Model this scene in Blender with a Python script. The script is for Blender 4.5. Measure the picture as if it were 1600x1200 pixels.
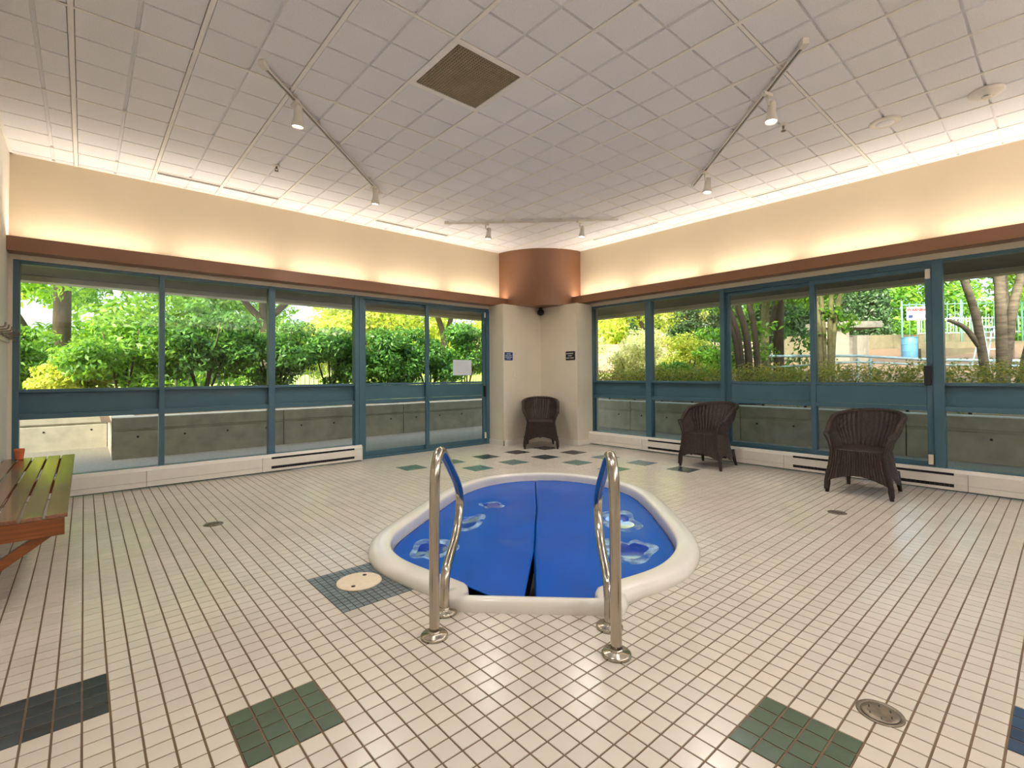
import bpy, bmesh, math, random
import numpy as np
from mathutils import Vector, Matrix
from mathutils.geometry import tessellate_polygon
random.seed(7); RNG = np.random.default_rng(7)
PI = math.pi
scene = bpy.context.scene
COL = scene.collection
for o in list(bpy.data.objects): bpy.data.objects.remove(o)

# ------------------------------------------------------------------ camera
F_PX, CY_PX, AZ, PITCH, ROLL, CAM_H = 763.418, 573.526, 0.851483, 0.0149428, -0.0066165, 1.18
fw = Vector((math.cos(AZ)*math.cos(PITCH), math.sin(AZ)*math.cos(PITCH), math.sin(PITCH)))
rt0 = Vector((math.sin(AZ), -math.cos(AZ), 0)); up0 = rt0.cross(fw)
rt = rt0*math.cos(ROLL)+up0*math.sin(ROLL); up = -rt0*math.sin(ROLL)+up0*math.cos(ROLL)
cd = bpy.data.cameras.new('camera'); cam = bpy.data.objects.new('camera', cd); COL.objects.link(cam)
cd.sensor_width = 36; cd.lens = F_PX*36/1600; cd.shift_y = (CY_PX-600)/1600; cd.clip_start = .05; cd.clip_end = 400
m = Matrix.Identity(4)
for i in range(3): m[i][0], m[i][1], m[i][2] = rt[i], up[i], -fw[i]
m[2][3] = CAM_H
cam.matrix_world = m
scene.camera = cam

# ------------------------------------------------------------------ light, sky, exposure
SUN_DIR = Vector((-.80, -.36, .62)).normalized()
w = bpy.data.worlds.new('world'); scene.world = w; w.use_nodes = True
nt = w.node_tree; nt.nodes.clear()
out = nt.nodes.new('ShaderNodeOutputWorld'); bg = nt.nodes.new('ShaderNodeBackground'); sky = nt.nodes.new('ShaderNodeTexSky')
sky.sky_type = 'NISHITA'; sky.sun_disc = False; sky.sun_elevation = math.asin(SUN_DIR.z); sky.sun_rotation = math.atan2(SUN_DIR.x, SUN_DIR.y)
sky.air_density = 1.0; sky.dust_density = 6.0; sky.ozone_density = 1.0
bg.inputs[1].default_value = .5
nt.links.new(sky.outputs[0], bg.inputs[0]); nt.links.new(bg.outputs[0], out.inputs[0])
sl = bpy.data.lights.new('sun', 'SUN'); sl.energy = 2.3; sl.angle = .012; sl.color = (1, .93, .8)
so = bpy.data.objects.new('sun', sl); COL.objects.link(so); so.rotation_euler = (-SUN_DIR).to_track_quat('-Z', 'Y').to_euler()
SPOT_W, COVE_W = 31, 3.5
scene.view_settings.view_transform = 'Standard'; scene.view_settings.look = 'None'
scene.view_settings.exposure = 1.0; scene.view_settings.gamma = 1; scene.view_settings.use_curve_mapping = False
scene.cycles.max_bounces = 10; scene.cycles.diffuse_bounces = 5; scene.cycles.glossy_bounces = 4
scene.cycles.transparent_max_bounces = 24; scene.cycles.sample_clamp_indirect = 6; scene.cycles.caustics_reflective = False; scene.cycles.caustics_refractive = False

# ------------------------------------------------------------------ materials
def srgb(r, g, b):
    f = lambda c: (c/255/12.92 if c/255 <= .04045 else ((c/255+.055)/1.055)**2.4)
    return (f(r), f(g), f(b), 1)
def mat(name, col, rough=.5, noise=8, amt=.08, bump=0, bscale=60, metal=0, island=0, spec=.5, coat=0, objrand=0, stretch=None, col2=None, transl=0):
    mt = bpy.data.materials.new(name); mt.use_nodes = True; t = mt.node_tree; N = t.nodes; L = t.links
    p = N['Principled BSDF']; p.inputs['Roughness'].default_value = rough; p.inputs['Metallic'].default_value = metal
    p.inputs['Specular IOR Level'].default_value = spec; p.inputs['Coat Weight'].default_value = coat; p.inputs['Coat Roughness'].default_value = .08
    c = srgb(*col); d = srgb(*col2) if col2 else None
    tc = N.new('ShaderNodeTexCoord'); mp = N.new('ShaderNodeMapping'); L.new(tc.outputs['Object'], mp.inputs[0])
    if stretch: mp.inputs['Scale'].default_value = stretch
    nz = N.new('ShaderNodeTexNoise'); nz.inputs['Scale'].default_value = noise; nz.inputs['Detail'].default_value = 5; L.new(mp.outputs[0], nz.inputs[0])
    rp = N.new('ShaderNodeValToRGB'); e = rp.color_ramp.elements
    e[0].position, e[1].position = .3, .7
    e[0].color = tuple(min(1, x*(1-amt)) for x in c[:3])+(1,)
    e[1].color = d if d else tuple(min(1, x*(1+amt)) for x in c[:3])+(1,)
    L.new(nz.outputs[0], rp.inputs[0]); src = rp.outputs[0]
    for k, node, sock in ((island, 'ShaderNodeNewGeometry', 'Random Per Island'), (objrand, 'ShaderNodeObjectInfo', 'Random')):
        if k:
            g = N.new(node); mr = N.new('ShaderNodeMapRange'); mr.inputs[3].default_value = 1-k; mr.inputs[4].default_value = 1+k
            L.new(g.outputs[sock], mr.inputs[0]); hs = N.new('ShaderNodeHueSaturation'); L.new(mr.outputs[0], hs.inputs['Value']); L.new(src, hs.inputs['Color']); src = hs.outputs[0]
    L.new(src, p.inputs['Base Color'])
    if bump:
        b = N.new('ShaderNodeBump'); n2 = N.new('ShaderNodeTexNoise'); n2.inputs['Scale'].default_value = bscale; n2.inputs['Detail'].default_value = 4
        L.new(mp.outputs[0], n2.inputs[0]); L.new(n2.outputs[0], b.inputs['Height']); b.inputs['Strength'].default_value = bump; b.inputs['Distance'].default_value = .01
        L.new(b.outputs[0], p.inputs['Normal'])
    if transl:
        tr = N.new('ShaderNodeBsdfTranslucent'); mx = N.new('ShaderNodeMixShader'); mx.inputs[0].default_value = transl
        L.new(src, tr.inputs[0]); L.new(p.outputs[0], mx.inputs[1]); L.new(tr.outputs[0], mx.inputs[2]); L.new(mx.outputs[0], N['Material Output'].inputs[0])
    return mt
def leafmat(name, a, b, transl=.45, rough=.45):
    mt = bpy.data.materials.new(name); mt.use_nodes = True; t = mt.node_tree; N = t.nodes; L = t.links
    p = N['Principled BSDF']; p.inputs['Roughness'].default_value = rough
    g = N.new('ShaderNodeNewGeometry'); rp = N.new('ShaderNodeValToRGB'); rp.color_ramp.elements[0].color = srgb(*a); rp.color_ramp.elements[1].color = srgb(*b)
    L.new(g.outputs['Random Per Island'], rp.inputs[0]); L.new(rp.outputs[0], p.inputs['Base Color'])
    tr = N.new('ShaderNodeBsdfTranslucent'); hs = N.new('ShaderNodeHueSaturation'); hs.inputs['Value'].default_value = 1.5; hs.inputs['Hue'].default_value = .48; L.new(rp.outputs[0], hs.inputs['Color']); L.new(hs.outputs[0], tr.inputs[0])
    mx = N.new('ShaderNodeMixShader'); mx.inputs[0].default_value = transl
    L.new(p.outputs[0], mx.inputs[1]); L.new(tr.outputs[0], mx.inputs[2]); L.new(mx.outputs[0], N['Material Output'].inputs[0]); return mt
def glassmat(name, tint):
    mt = bpy.data.materials.new(name); mt.use_nodes = True; t = mt.node_tree; N = t.nodes; L = t.links
    N.remove(N['Principled BSDF']); tr = N.new('ShaderNodeBsdfTransparent'); tr.inputs[0].default_value = tint
    gl = N.new('ShaderNodeBsdfGlossy'); gl.inputs['Roughness'].default_value = 0; gl.inputs[0].default_value = (1, 1, 1, 1)
    fr = N.new('ShaderNodeFresnel'); fr.inputs[0].default_value = 1.28
    mx = N.new('ShaderNodeMixShader'); L.new(fr.outputs[0], mx.inputs[0]); L.new(tr.outputs[0], mx.inputs[1]); L.new(gl.outputs[0], mx.inputs[2]); L.new(mx.outputs[0], N['Material Output'].inputs[0]); return mt
def emit(name, col, s):
    mt = bpy.data.materials.new(name); mt.use_nodes = True; N = mt.node_tree.nodes; p = N['Principled BSDF']
    p.inputs['Base Color'].default_value = col; p.inputs['Emission Color'].default_value = col; p.inputs['Emission Strength'].default_value = s; return mt

M = dict(
 cream=mat('cream_tile', (206, 196, 182), .22, 3, .05, island=.035, objrand=.035, spec=.6),
 green=mat('green_tile', (62, 84, 66), .22, 5, .15, island=.12, objrand=.12),
 slate=mat('slate_tile', (56, 64, 68), .22, 4, .25, island=.2, objrand=.2),
 blue=mat('blue_tile', (50, 72, 98), .22, 5, .15, island=.12, objrand=.12),
 teal_tile=mat('sea_green_tile', (84, 116, 108), .25, 5, .15, island=.06),
 slateblue=mat('grey_blue_tile', (96, 112, 118), .25, 5, .15, island=.06),
 charcoal=mat('charcoal_tile', (46, 42, 44), .25, 5, .2, island=.1),
 mosaic=mat('grey_mosaic_tile', (104, 114, 116), .3, 6, .2, island=.15),
 grout=mat('brown_grout', (104, 82, 58), .8, 20, .15),
 darkgrout=mat('dark_grout', (60, 58, 56), .8, 20, .15),
 wall=mat('cream_wall_paint', (210, 194, 166), .75, 3, .02, bump=.05, bscale=200),
 white=mat('white_wall_paint', (226, 222, 212), .6, 3, .02),
 block=mat('beige_pier_paint', (222, 212, 192), .6, 3, .03, bump=.05, bscale=150),
 brown=mat('copper_brown_paint', (134, 94, 68), .36, 4, .05, metal=.1),
 whitemetal=mat('white_enamel', (228, 222, 212), .4, 12, .03),
 teal=mat('teal_frame_paint', (64, 98, 112), .35, 4, .05),
 teald=mat('teal_panel_paint', (62, 98, 110), .4, 4, .05),
 ceil=mat('mineral_fibre_tile', (240, 239, 241), .9, 120, .05, bump=.35, bscale=220, objrand=.03),
 tee=mat('white_ceiling_tee', (242, 238, 232), .6, 10, .03),
 black=mat('black_plastic', (22, 22, 24), .35, 10, .1),
 dark=mat('dark_recess', (30, 28, 28), .7, 20, .3),
 fin=mat('dusty_fin_metal', (86, 80, 72), .6, 30, .3, metal=.4),
 steel=mat('brushed_steel', (184, 174, 160), .2, 40, .12, metal=1, stretch=(1, 1, .05)),
 drain=mat('drain_metal', (128, 116, 102), .4, 30, .3, metal=.8),
 fibreglass=mat('spa_fibreglass', (226, 220, 210), .22, 5, .03, coat=.3),
 cover=mat('blue_vinyl_cover', (0, 78, 172), .26, 3, .05, bump=.05, bscale=14, spec=.12),
 water=mat('dark_spa_water', (14, 20, 22), .05, 5, .1),
 rim_glint=mat('painted_rim_glint', (150, 186, 222), .25, 18, .2),  # window reflections along the puddle edges, put into the colour
 puddle=mat('puddle_water', (8, 60, 170), .02, 3, .1, coat=1),
 wicker=mat('dark_wicker', (30, 23, 21), .36, 60, .3, bump=.6, bscale=140, stretch=(1, 1, 3), col2=(74, 57, 48)),
 wickerleg=mat('dark_stained_leg', (44, 33, 28), .4, 20, .3),
 wood=mat('red_brown_slat', (122, 78, 52), .27, 5, .25, stretch=(14, .8, 14), coat=.4, spec=.7),
 wood2=mat('orange_brown_board', (124, 68, 30), .3, 5, .25, stretch=(1, 14, 14)),
 terracotta=mat('terracotta', (206, 104, 58), .5, 20, .1),
 concrete=mat('planter_concrete', (182, 176, 160), .85, 5, .16, bump=.2, bscale=40),
 concrete2=mat('soffit_concrete', (120, 116, 106), .85, 4, .1, bump=.1, bscale=30),
 aggregate=mat('aggregate_paving', (136, 130, 116), .85, 70, .25, bump=.3, bscale=160),
 bark=mat('grey_brown_bark', (72, 60, 48), .9, 14, .3, bump=.6, bscale=30, stretch=(1, 1, .3)),
 barkpale=mat('pale_flecked_bark', (116, 104, 88), .85, 16, .45, bump=.6, bscale=30, stretch=(.4, .4, 1.6)),
 barkgreen=mat('mossy_bark', (116, 112, 76), .9, 14, .3, bump=.6, bscale=30),
 pipe=mat('pale_blue_pipe', (150, 178, 190), .4, 8, .05),
 barrel=mat('blue_barrel', (96, 152, 196), .45, 6, .06),
 picket=mat('white_picket_paint', (170, 182, 176), .5, 8, .05),
 ironfence=mat('dark_iron', (60, 66, 58), .5, 8, .1),
 greenfence=mat('green_mesh_wire', (96, 150, 130), .5, 8, .1),
 signwhite=mat('sign_white', (186, 188, 190), .4, 10, .02),
 signblue=mat('sign_blue', (16, 66, 122), .35, 10, .05),
 signblack=mat('sign_black', (30, 28, 24), .35, 10, .05),
 signred=mat('sign_red', (150, 14, 18), .4, 10, .05),
 signnavy=mat('sign_navy', (26, 44, 88), .4, 10, .05),
 signgrey=mat('sign_text_grey', (206, 206, 200), .5, 10, .02),
 paper=mat('reflection_and_lettering', (206, 214, 222), .5, 10, .03),
 stone=mat('grey_stone_slab', (112, 110, 102), .85, 8, .2, bump=.3, bscale=20),
 shelterconc=mat('pale_shelter_concrete', (122, 118, 108), .85, 4, .12, bump=.15, bscale=20),
 gardenconc=mat('shade_darkened_concrete', (100, 94, 74), .9, 4, .2, bump=.2, bscale=20),  # base colour darkened to imitate tree shade on walls and steps
 pinkwall=mat('pale_pink_render', (138, 118, 102), .85, 3, .08),
 potgrey=mat('grey_pot', (120, 124, 124), .7, 8, .1),
 lens=emit('lamp_lens', (1, .93, .8, 1), 6),
 glass=glassmat('clear_glass', (.93, .965, .945, 1)),
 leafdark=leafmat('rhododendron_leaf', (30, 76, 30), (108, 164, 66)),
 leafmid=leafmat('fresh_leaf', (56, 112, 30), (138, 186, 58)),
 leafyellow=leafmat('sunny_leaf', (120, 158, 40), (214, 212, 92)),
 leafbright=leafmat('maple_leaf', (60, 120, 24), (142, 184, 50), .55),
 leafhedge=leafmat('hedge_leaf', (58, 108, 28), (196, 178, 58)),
 leafconifer=leafmat('conifer_leaf', (36, 66, 38), (82, 116, 66), .25),
 leafpale=leafmat('pale_shrub_leaf', (150, 166, 84), (226, 222, 164)),
)
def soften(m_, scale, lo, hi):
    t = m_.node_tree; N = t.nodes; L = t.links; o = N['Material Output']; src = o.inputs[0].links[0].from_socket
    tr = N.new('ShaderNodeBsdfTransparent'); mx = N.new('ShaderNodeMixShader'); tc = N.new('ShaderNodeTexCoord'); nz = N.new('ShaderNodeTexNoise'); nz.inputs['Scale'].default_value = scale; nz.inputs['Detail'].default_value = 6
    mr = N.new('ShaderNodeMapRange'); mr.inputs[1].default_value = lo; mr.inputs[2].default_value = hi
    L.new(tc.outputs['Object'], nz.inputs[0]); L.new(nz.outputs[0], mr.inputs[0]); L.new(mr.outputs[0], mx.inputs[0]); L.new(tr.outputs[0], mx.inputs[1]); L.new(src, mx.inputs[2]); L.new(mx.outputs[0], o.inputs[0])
soften(M['rim_glint'], 9, .36, .66)
def groundmat():
    mt = bpy.data.materials.new('garden_soil_and_lawn'); mt.use_nodes = True; t = mt.node_tree; N = t.nodes; L = t.links; p = N['Principled BSDF']; p.inputs['Roughness'].default_value = .95
    tc = N.new('ShaderNodeTexCoord'); nz = N.new('ShaderNodeTexNoise'); nz.inputs['Scale'].default_value = .35; nz.inputs['Detail'].default_value = 3; L.new(tc.outputs['Object'], nz.inputs[0])
    n2 = N.new('ShaderNodeTexNoise'); n2.inputs['Scale'].default_value = 16; n2.inputs['Detail'].default_value = 6; L.new(tc.outputs['Object'], n2.inputs[0])
    sp = N.new('ShaderNodeSeparateXYZ'); L.new(tc.outputs['Object'], sp.inputs[0])
    dirt = N.new('ShaderNodeValToRGB'); dirt.color_ramp.elements[0].color = srgb(76, 58, 46); dirt.color_ramp.elements[1].color = srgb(140, 116, 88); L.new(n2.outputs[0], dirt.inputs[0])
    grass = N.new('ShaderNodeValToRGB'); grass.color_ramp.elements[0].color = srgb(110, 140, 50); grass.color_ramp.elements[1].color = srgb(190, 204, 96); L.new(n2.outputs[0], grass.inputs[0])
    ad = N.new('ShaderNodeMath'); ad.operation = 'ADD'; mu = N.new('ShaderNodeMath'); mu.operation = 'MULTIPLY'; mu.inputs[1].default_value = 6; L.new(nz.outputs[0], mu.inputs[0]); L.new(mu.outputs[0], ad.inputs[0]); L.new(sp.outputs[1], ad.inputs[1])
    mr = N.new('ShaderNodeMapRange'); mr.inputs[1].default_value = 14.5; mr.inputs[2].default_value = 16.5; L.new(ad.outputs[0], mr.inputs[0])
    mx = N.new('ShaderNodeMix'); mx.data_type = 'RGBA'; L.new(mr.outputs[0], mx.inputs['Factor']); L.new(dirt.outputs[0], mx.inputs['A']); L.new(grass.outputs[0], mx.inputs['B']); L.new(mx.outputs['Result'], p.inputs['Base Color']); return mt
M['ground'] = groundmat()

# ------------------------------------------------------------------ mesh helpers
class MB:
    def __init__(s): s.v = []; s.f = []; s.sm = []
    def add(s, vs, fs, smooth=False):
        b = len(s.v); s.v += [tuple(x) for x in vs]; s.f += [tuple(i+b for i in f) for f in fs]; s.sm += [smooth]*len(fs); return s
    def box(s, x0, x1, y0, y1, z0, z1, bev=0):
        if bev:
            bm = bmesh.new(); bmesh.ops.create_cube(bm, size=1)
            for v in bm.verts: v.co = Vector(((x0+x1)/2+v.co.x*(x1-x0), (y0+y1)/2+v.co.y*(y1-y0), (z0+z1)/2+v.co.z*(z1-z0)))
            bmesh.ops.bevel(bm, geom=bm.edges[:], offset=bev, segments=2, affect='EDGES', profile=.5)
            bm.verts.ensure_lookup_table(); bm.verts.index_update()
            s.add([v.co for v in bm.verts], [[v.index for v in f.verts] for f in bm.faces]); bm.free(); return s
        vs = [(x, y, z) for x in (x0, x1) for y in (y0, y1) for z in (z0, z1)]
        return s.add(vs, [(0, 1, 3, 2), (4, 6, 7, 5), (0, 4, 5, 1), (2, 3, 7, 6), (0, 2, 6, 4), (1, 5, 7, 3)])
    def tube(s, pts, r, n=10, cap=True, closed=False):
        pts = [Vector(p) for p in pts]; k = len(pts); rs = r if hasattr(r, '__len__') else [r]*k
        vs = []; ref = None
        for i, p in enumerate(pts):
            a = pts[(i-1) % k] if (closed or i > 0) else p; b = pts[(i+1) % k] if (closed or i < k-1) else p
            t = (b-a).normalized()
            if ref is None: ref = t.orthogonal().normalized()
            ref = (ref-t*ref.dot(t)).normalized(); bi = t.cross(ref)
            for j in range(n):
                an = 2*PI*j/n; vs.append(p+(ref*math.cos(an)+bi*math.sin(an))*rs[i])
        fs = []
        for i in range(k if closed else k-1):
            for j in range(n):
                a0 = i*n+j; a1 = i*n+(j+1) % n; i2 = (i+1) % k; fs.append((a0, a1, i2*n+(j+1) % n, i2*n+j))
        s.add(vs, fs, True)
        if cap and not closed:
            b = len(s.v)-len(vs); s.f += [tuple(b+j for j in reversed(range(n))), tuple(b+(k-1)*n+j for j in range(n))]; s.sm += [False, False]
        return s
    def lathe(s, prof, n=24, c=(0, 0), smooth=True):
        vs = []; fs = []
        for r, z in prof:
            for j in range(n): vs.append((c[0]+r*math.cos(2*PI*j/n), c[1]+r*math.sin(2*PI*j/n), z))
        for i in range(len(prof)-1):
            for j in range(n): fs.append((i*n+j, i*n+(j+1) % n, (i+1)*n+(j+1) % n, (i+1)*n+j))
        fs += [tuple(reversed(range(n))), tuple((len(prof)-1)*n+j for j in range(n))]
        return s.add(vs, fs, smooth)
    def extrude(s, prof, axis, a0, a1):
        """closed 2-D profile swept along X ('x': prof is (y,z)) or Y ('y': prof is (x,z))"""
        n = len(prof); vs = []
        for a in (a0, a1): vs += [(a, u, v) if axis == 'x' else (u, a, v) for u, v in prof]
        fs = [(i, (i+1) % n, n+(i+1) % n, n+i) for i in range(n)]+[tuple(reversed(range(n))), tuple(range(n, 2*n))]
        return s.add(vs, fs)
    def mesh(s, name, material, recalc=True):
        me = bpy.data.meshes.new(name); me.from_pydata(s.v, [], s.f); me.materials.append(M[material] if isinstance(material, str) else material)
        me.polygons.foreach_set('use_smooth', s.sm)
        if recalc:
            bm = bmesh.new(); bm.from_mesh(me); bmesh.ops.recalc_face_normals(bm, faces=bm.faces[:]); bm.to_mesh(me); bm.free()
        return me
    def obj(s, name, material, parent=None): return link(name, s.mesh(name, material), parent)
def link(name, data, parent=None, loc=None):
    o = bpy.data.objects.new(name, data); COL.objects.link(o)
    if parent is not None: o.parent = parent
    if loc is not None: o.location = loc
    return o
def tag(o, label=None, cat=None, group=None, kind=None):
    for k, v in (('label', label), ('category', cat), ('group', group), ('kind', kind)):
        if v: o[k] = v
    return o
def empty(name, loc=(0, 0, 0), rz=0, label=None, cat=None, group=None, kind=None):
    o = bpy.data.objects.new(name, None); o.empty_display_size = .1; COL.objects.link(o); o.location = loc; o.rotation_euler = (0, 0, rz); return tag(o, label, cat, group, kind)
def copy_tree(o, parent=None):
    c = o.copy(); COL.objects.link(c)
    if parent is not None: c.parent = parent
    for ch in list(o.children): copy_tree(ch, c)
    return c
def box(*a, bev=0): return MB().box(*a, bev=bev)
def smooth_path(pts, n=8, closed=False):
    pts = [np.array(p, float) for p in pts]; k = len(pts); outp = []
    for i in range(k if closed else k-1):
        p0 = pts[(i-1) % k] if closed or i > 0 else 2*pts[0]-pts[1]; p1 = pts[i]; p2 = pts[(i+1) % k]; p3 = pts[(i+2) % k] if closed or i < k-2 else 2*pts[-1]-pts[-2]
        for j in range(n):
            t = j/n; outp.append(.5*(2*p1+(p2-p0)*t+(2*p0-5*p1+4*p2-p3)*t*t+(3*p1-p0-3*p2+p3)*t**3))
    if not closed: outp.append(pts[-1])
    return outp
def area(name, loc, sx, sy, energy, col, direction):
    l = bpy.data.lights.new(name, 'AREA'); l.shape = 'RECTANGLE'; l.size = sx; l.size_y = sy; l.energy = energy; l.color = col
    o = bpy.data.objects.new(name, l); COL.objects.link(o); o.location = loc; o.rotation_euler = Vector(direction).to_track_quat('-Z', 'Y').to_euler(); return o

ZC = 3.302; YW = 6.56; XW = 6.46; XS = -.54; YB = -2.6     # ceiling, upper walls, side wall, back wall
YG = 6.60; XG = 6.53                                       # window planes
# ------------------------------------------------------------------ spa outline
AX = Vector((1, 1)).normalized(); GX = Vector((1, -1)).normalized(); TC = Vector((2.9, 2.95))
def pg(p, g, z=0): q = TC+AX*p+GX*g; return (q.x, q.y, z)
hull = [(-1.50, -.40), (-1.43, -.49), (-1.336, -.63), (-1.19, -.83), (-1.04, -.945), (-.855, -1.02), (-.653, -1.035), (-.4, -.995), (-.02, -.935), (.35, -.875), (.753, -.79),
        (1.05, -.65), (1.25, -.47), (1.36, -.24), (1.395, 0), (1.37, .29), (1.20, .571), (.93, .80), (.665, .90), (.302, .934), (-.175, .945), (-.643, .938), (-.875, .885), (-1.08, .788), (-1.265, .648), (-1.40, .44), (-1.48, .345)]
hs = np.array(smooth_path(hull, 5))
for _ in range(14): hs[1:-1] = hs[1:-1]*.5+(hs[:-2]+hs[2:])*.25
hs = list(hs)
inner = []; outer = []
for i, p in enumerate(hs):
    a = hs[max(0, i-1)]; b = hs[min(len(hs)-1, i+1)]; t = (b-a)/np.linalg.norm(b-a); nrm = np.array((-t[1], t[0]))
    if np.dot(nrm, p-np.array((-.2, -.04))) < 0: nrm = -nrm
    inner.append(p); outer.append(p+nrm*.15)
inner = [np.array(q) for q in ((-1.65, -.375), (-1.6, -.37), (-1.56, -.372), (-1.53, -.38))]+inner+[np.array(q) for q in ((-1.52, .30), (-1.56, .287), (-1.6, .285), (-1.65, .288))]
oL, oR = outer[0], outer[-1]
outer = [np.array(q) for q in ((-1.715, -.45), (-1.69, -.475), (-1.66, -.495), (-1.63, -.515))]+outer+[np.array(q) for q in ((-1.61, .455), (-1.645, .44), (-1.68, .425), (-1.715, .40))]
front_n = 8
for k in range(1, front_n):
    t = k/front_n; inner.append(np.array((-1.65, .288*(1-t)-.375*t))); outer.append(np.array((-1.715, .40*(1-t)-.45*t)))
def in_poly(x, y, poly):
    c = False; j = len(poly)-1
    for i in range(len(poly)):
        xi, yi = poly[i]; xj, yj = poly[j]
        if (yi > y) != (yj > y) and x < (xj-xi)*(y-yi)/(yj-yi)+xi: c = not c
        j = i
    return c
mid_xy = [pg(*(a*.45+b*.55))[:2] for a, b in zip(inner, outer)]

# ------------------------------------------------------------------ floor
T = .075; J = .0022
FX0, FX1, FY0, FY1 = XS, XG, YB, YG
floor = empty('floor', kind='structure', label='cream and slate tiled floor around the sunken spa')
loops = [[Vector((x, y, 0)) for x, y in ((FX0-.1, FY0-.1), (FX1+.2, FY0-.1), (FX1+.2, FY1+.1), (FX0-.1, FY1+.1))], [Vector((x, y, 0)) for x, y in mid_xy]]
tris = tessellate_polygon(loops); fl = [v for l in loops for v in l]
MB().add([(v.x, v.y, -.0022) for v in fl], tris).obj('grout_bed', 'grout', floor)
accent = {}
def patch(x0, x1, y0, y1, m_):
    for i in range(x0, x1):
        for j in range(y0, y1): accent[(i, j)] = m_
for cx, cy, m_ in ((1, 34, 'slate'), (9, 26, 'green'), (25, 10, 'green'), (33, 2, 'blue')): patch(cx-4, cx, cy-4, cy, m_)
for cx, cy, m_ in ((42, 74, 'teal_tile'), (50, 74, 'slateblue'), (58, 74, 'slate'), (66, 74, 'charcoal'), (74, 74, 'charcoal'), (50, 66, 'teal_tile'), (58, 66, 'teal_tile'), (66, 66, 'slate'), (74, 66, 'charcoal'),
                   (66, 58, 'teal_tile'), (74, 58, 'slateblue'), (66, 50, 'teal_tile'), (74, 50, 'slateblue'), (74, 42, 'slate')): patch(cx-2, cx+2, cy-2, cy+2, m_)
patch(13, 19, 32, 39, 'mosaic')
discs = [(.783, 4.524, .07), (4.766, 1.308, .07), (2.078, .451, .07)]
def tile_geo(mb, x0, x1, y0, y1, z=0, bv=.0016):
    h = -.004
    mb.add([(x0, y0, z+h), (x1, y0, z+h), (x1, y1, z+h), (x0, y1, z+h), (x0+bv, y0+bv, z), (x1-bv, y0+bv, z), (x1-bv, y1-bv, z), (x0+bv, y1-bv, z)],
           [(4, 5, 6, 7), (0, 1, 5, 4), (1, 2, 6, 5), (2, 3, 7, 6), (3, 0, 4, 7)])
def project(x, y, z):
    X = Vector((x, y, z-CAM_H)); d = X.dot(fw)
    return (800+F_PX*X.dot(rt)/d, CY_PX-F_PX*X.dot(up)/d, d) if d > .05 else (-1, -1, d)
cells = []
for i in range(int(FX0/T)-1, int(FX1/T)+1):
    for j in range(int(FY0/T)-1, int(FY1/T)+1):
        x0, x1, y0, y1 = max(i*T, FX0), min((i+1)*T, FX1), max(j*T, FY0), min((j+1)*T, FY1)
        if x1-x0 < .015 or y1-y0 < .015: continue
        cx, cy = (x0+x1)/2, (y0+y1)/2
        if in_poly(cx, cy, mid_xy): continue
        m_ = accent.get((i, j), 'cream')
        if m_ == 'mosaic': continue
        u, v, d = project(cx, cy, 0); vis = 5 < u < 1595 and v < 1195 and d > 0
        full = x1-x0 > T-.001 and y1-y0 > T-.001
        cells.append((d if vis and full else 99+abs(d), x0, x1, y0, y1, cx, cy, m_, full))
cells.sort()
tm = {}; field = {}
for k, (d, x0, x1, y0, y1, cx, cy, m_, full) in enumerate(cells):
    if k < 298 and d < 90:
        if m_ not in tm:
            b = MB(); tile_geo(b, -T/2+J, T/2-J, -T/2+J, T/2-J); tm[m_] = b.mesh('tile', m_, False)
        link('tile', tm[m_], floor, (cx, cy, 0))
    else: tile_geo(field.setdefault(m_, MB()), x0+J, x1-J, y0+J, y1-J)
for m_, b in field.items(): tag(link('tile_field', b.mesh('tile_field', m_, False), floor), kind='stuff')
b = MB(); h = T/2
for i in range(26, 38):
    for j in range(64, 78):
        x0, y0 = i*h, j*h
        if not in_poly(x0+h/2, y0+h/2, mid_xy) and math.hypot(x0+h/2-1.189, y0+h/2-2.697) > .112: tile_geo(b, x0+.0016, x0+h-.0016, y0+.0016, y0+h-.0016, 0, .001)
tag(b.obj('mosaic_field', 'mosaic', floor), kind='stuff')
mo = [Vector((x*T, y*T, 0)) for x, y in ((13, 32), (19, 32), (19, 39), (13, 39))]
MB().add([(v.x, v.y, -.0016) for v in mo if True], [(0, 1, 2, 3)]).obj('mosaic_bed', 'darkgrout', floor) if not any(in_poly(v.x, v.y, mid_xy) for v in mo) else \
    MB().add([(13*T, 32*T, -.0016), (18.2*T, 32*T, -.0016), (19*T, 32.6*T, -.0016), (13*T, 39*T, -.0016), (18.4*T, 39*T, -.0016), (18.2*T, 35*T, -.0016)], [(0, 1, 5), (1, 2, 5), (0, 5, 3), (3, 5, 4)]).obj('mosaic_bed', 'darkgrout', floor)

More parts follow.
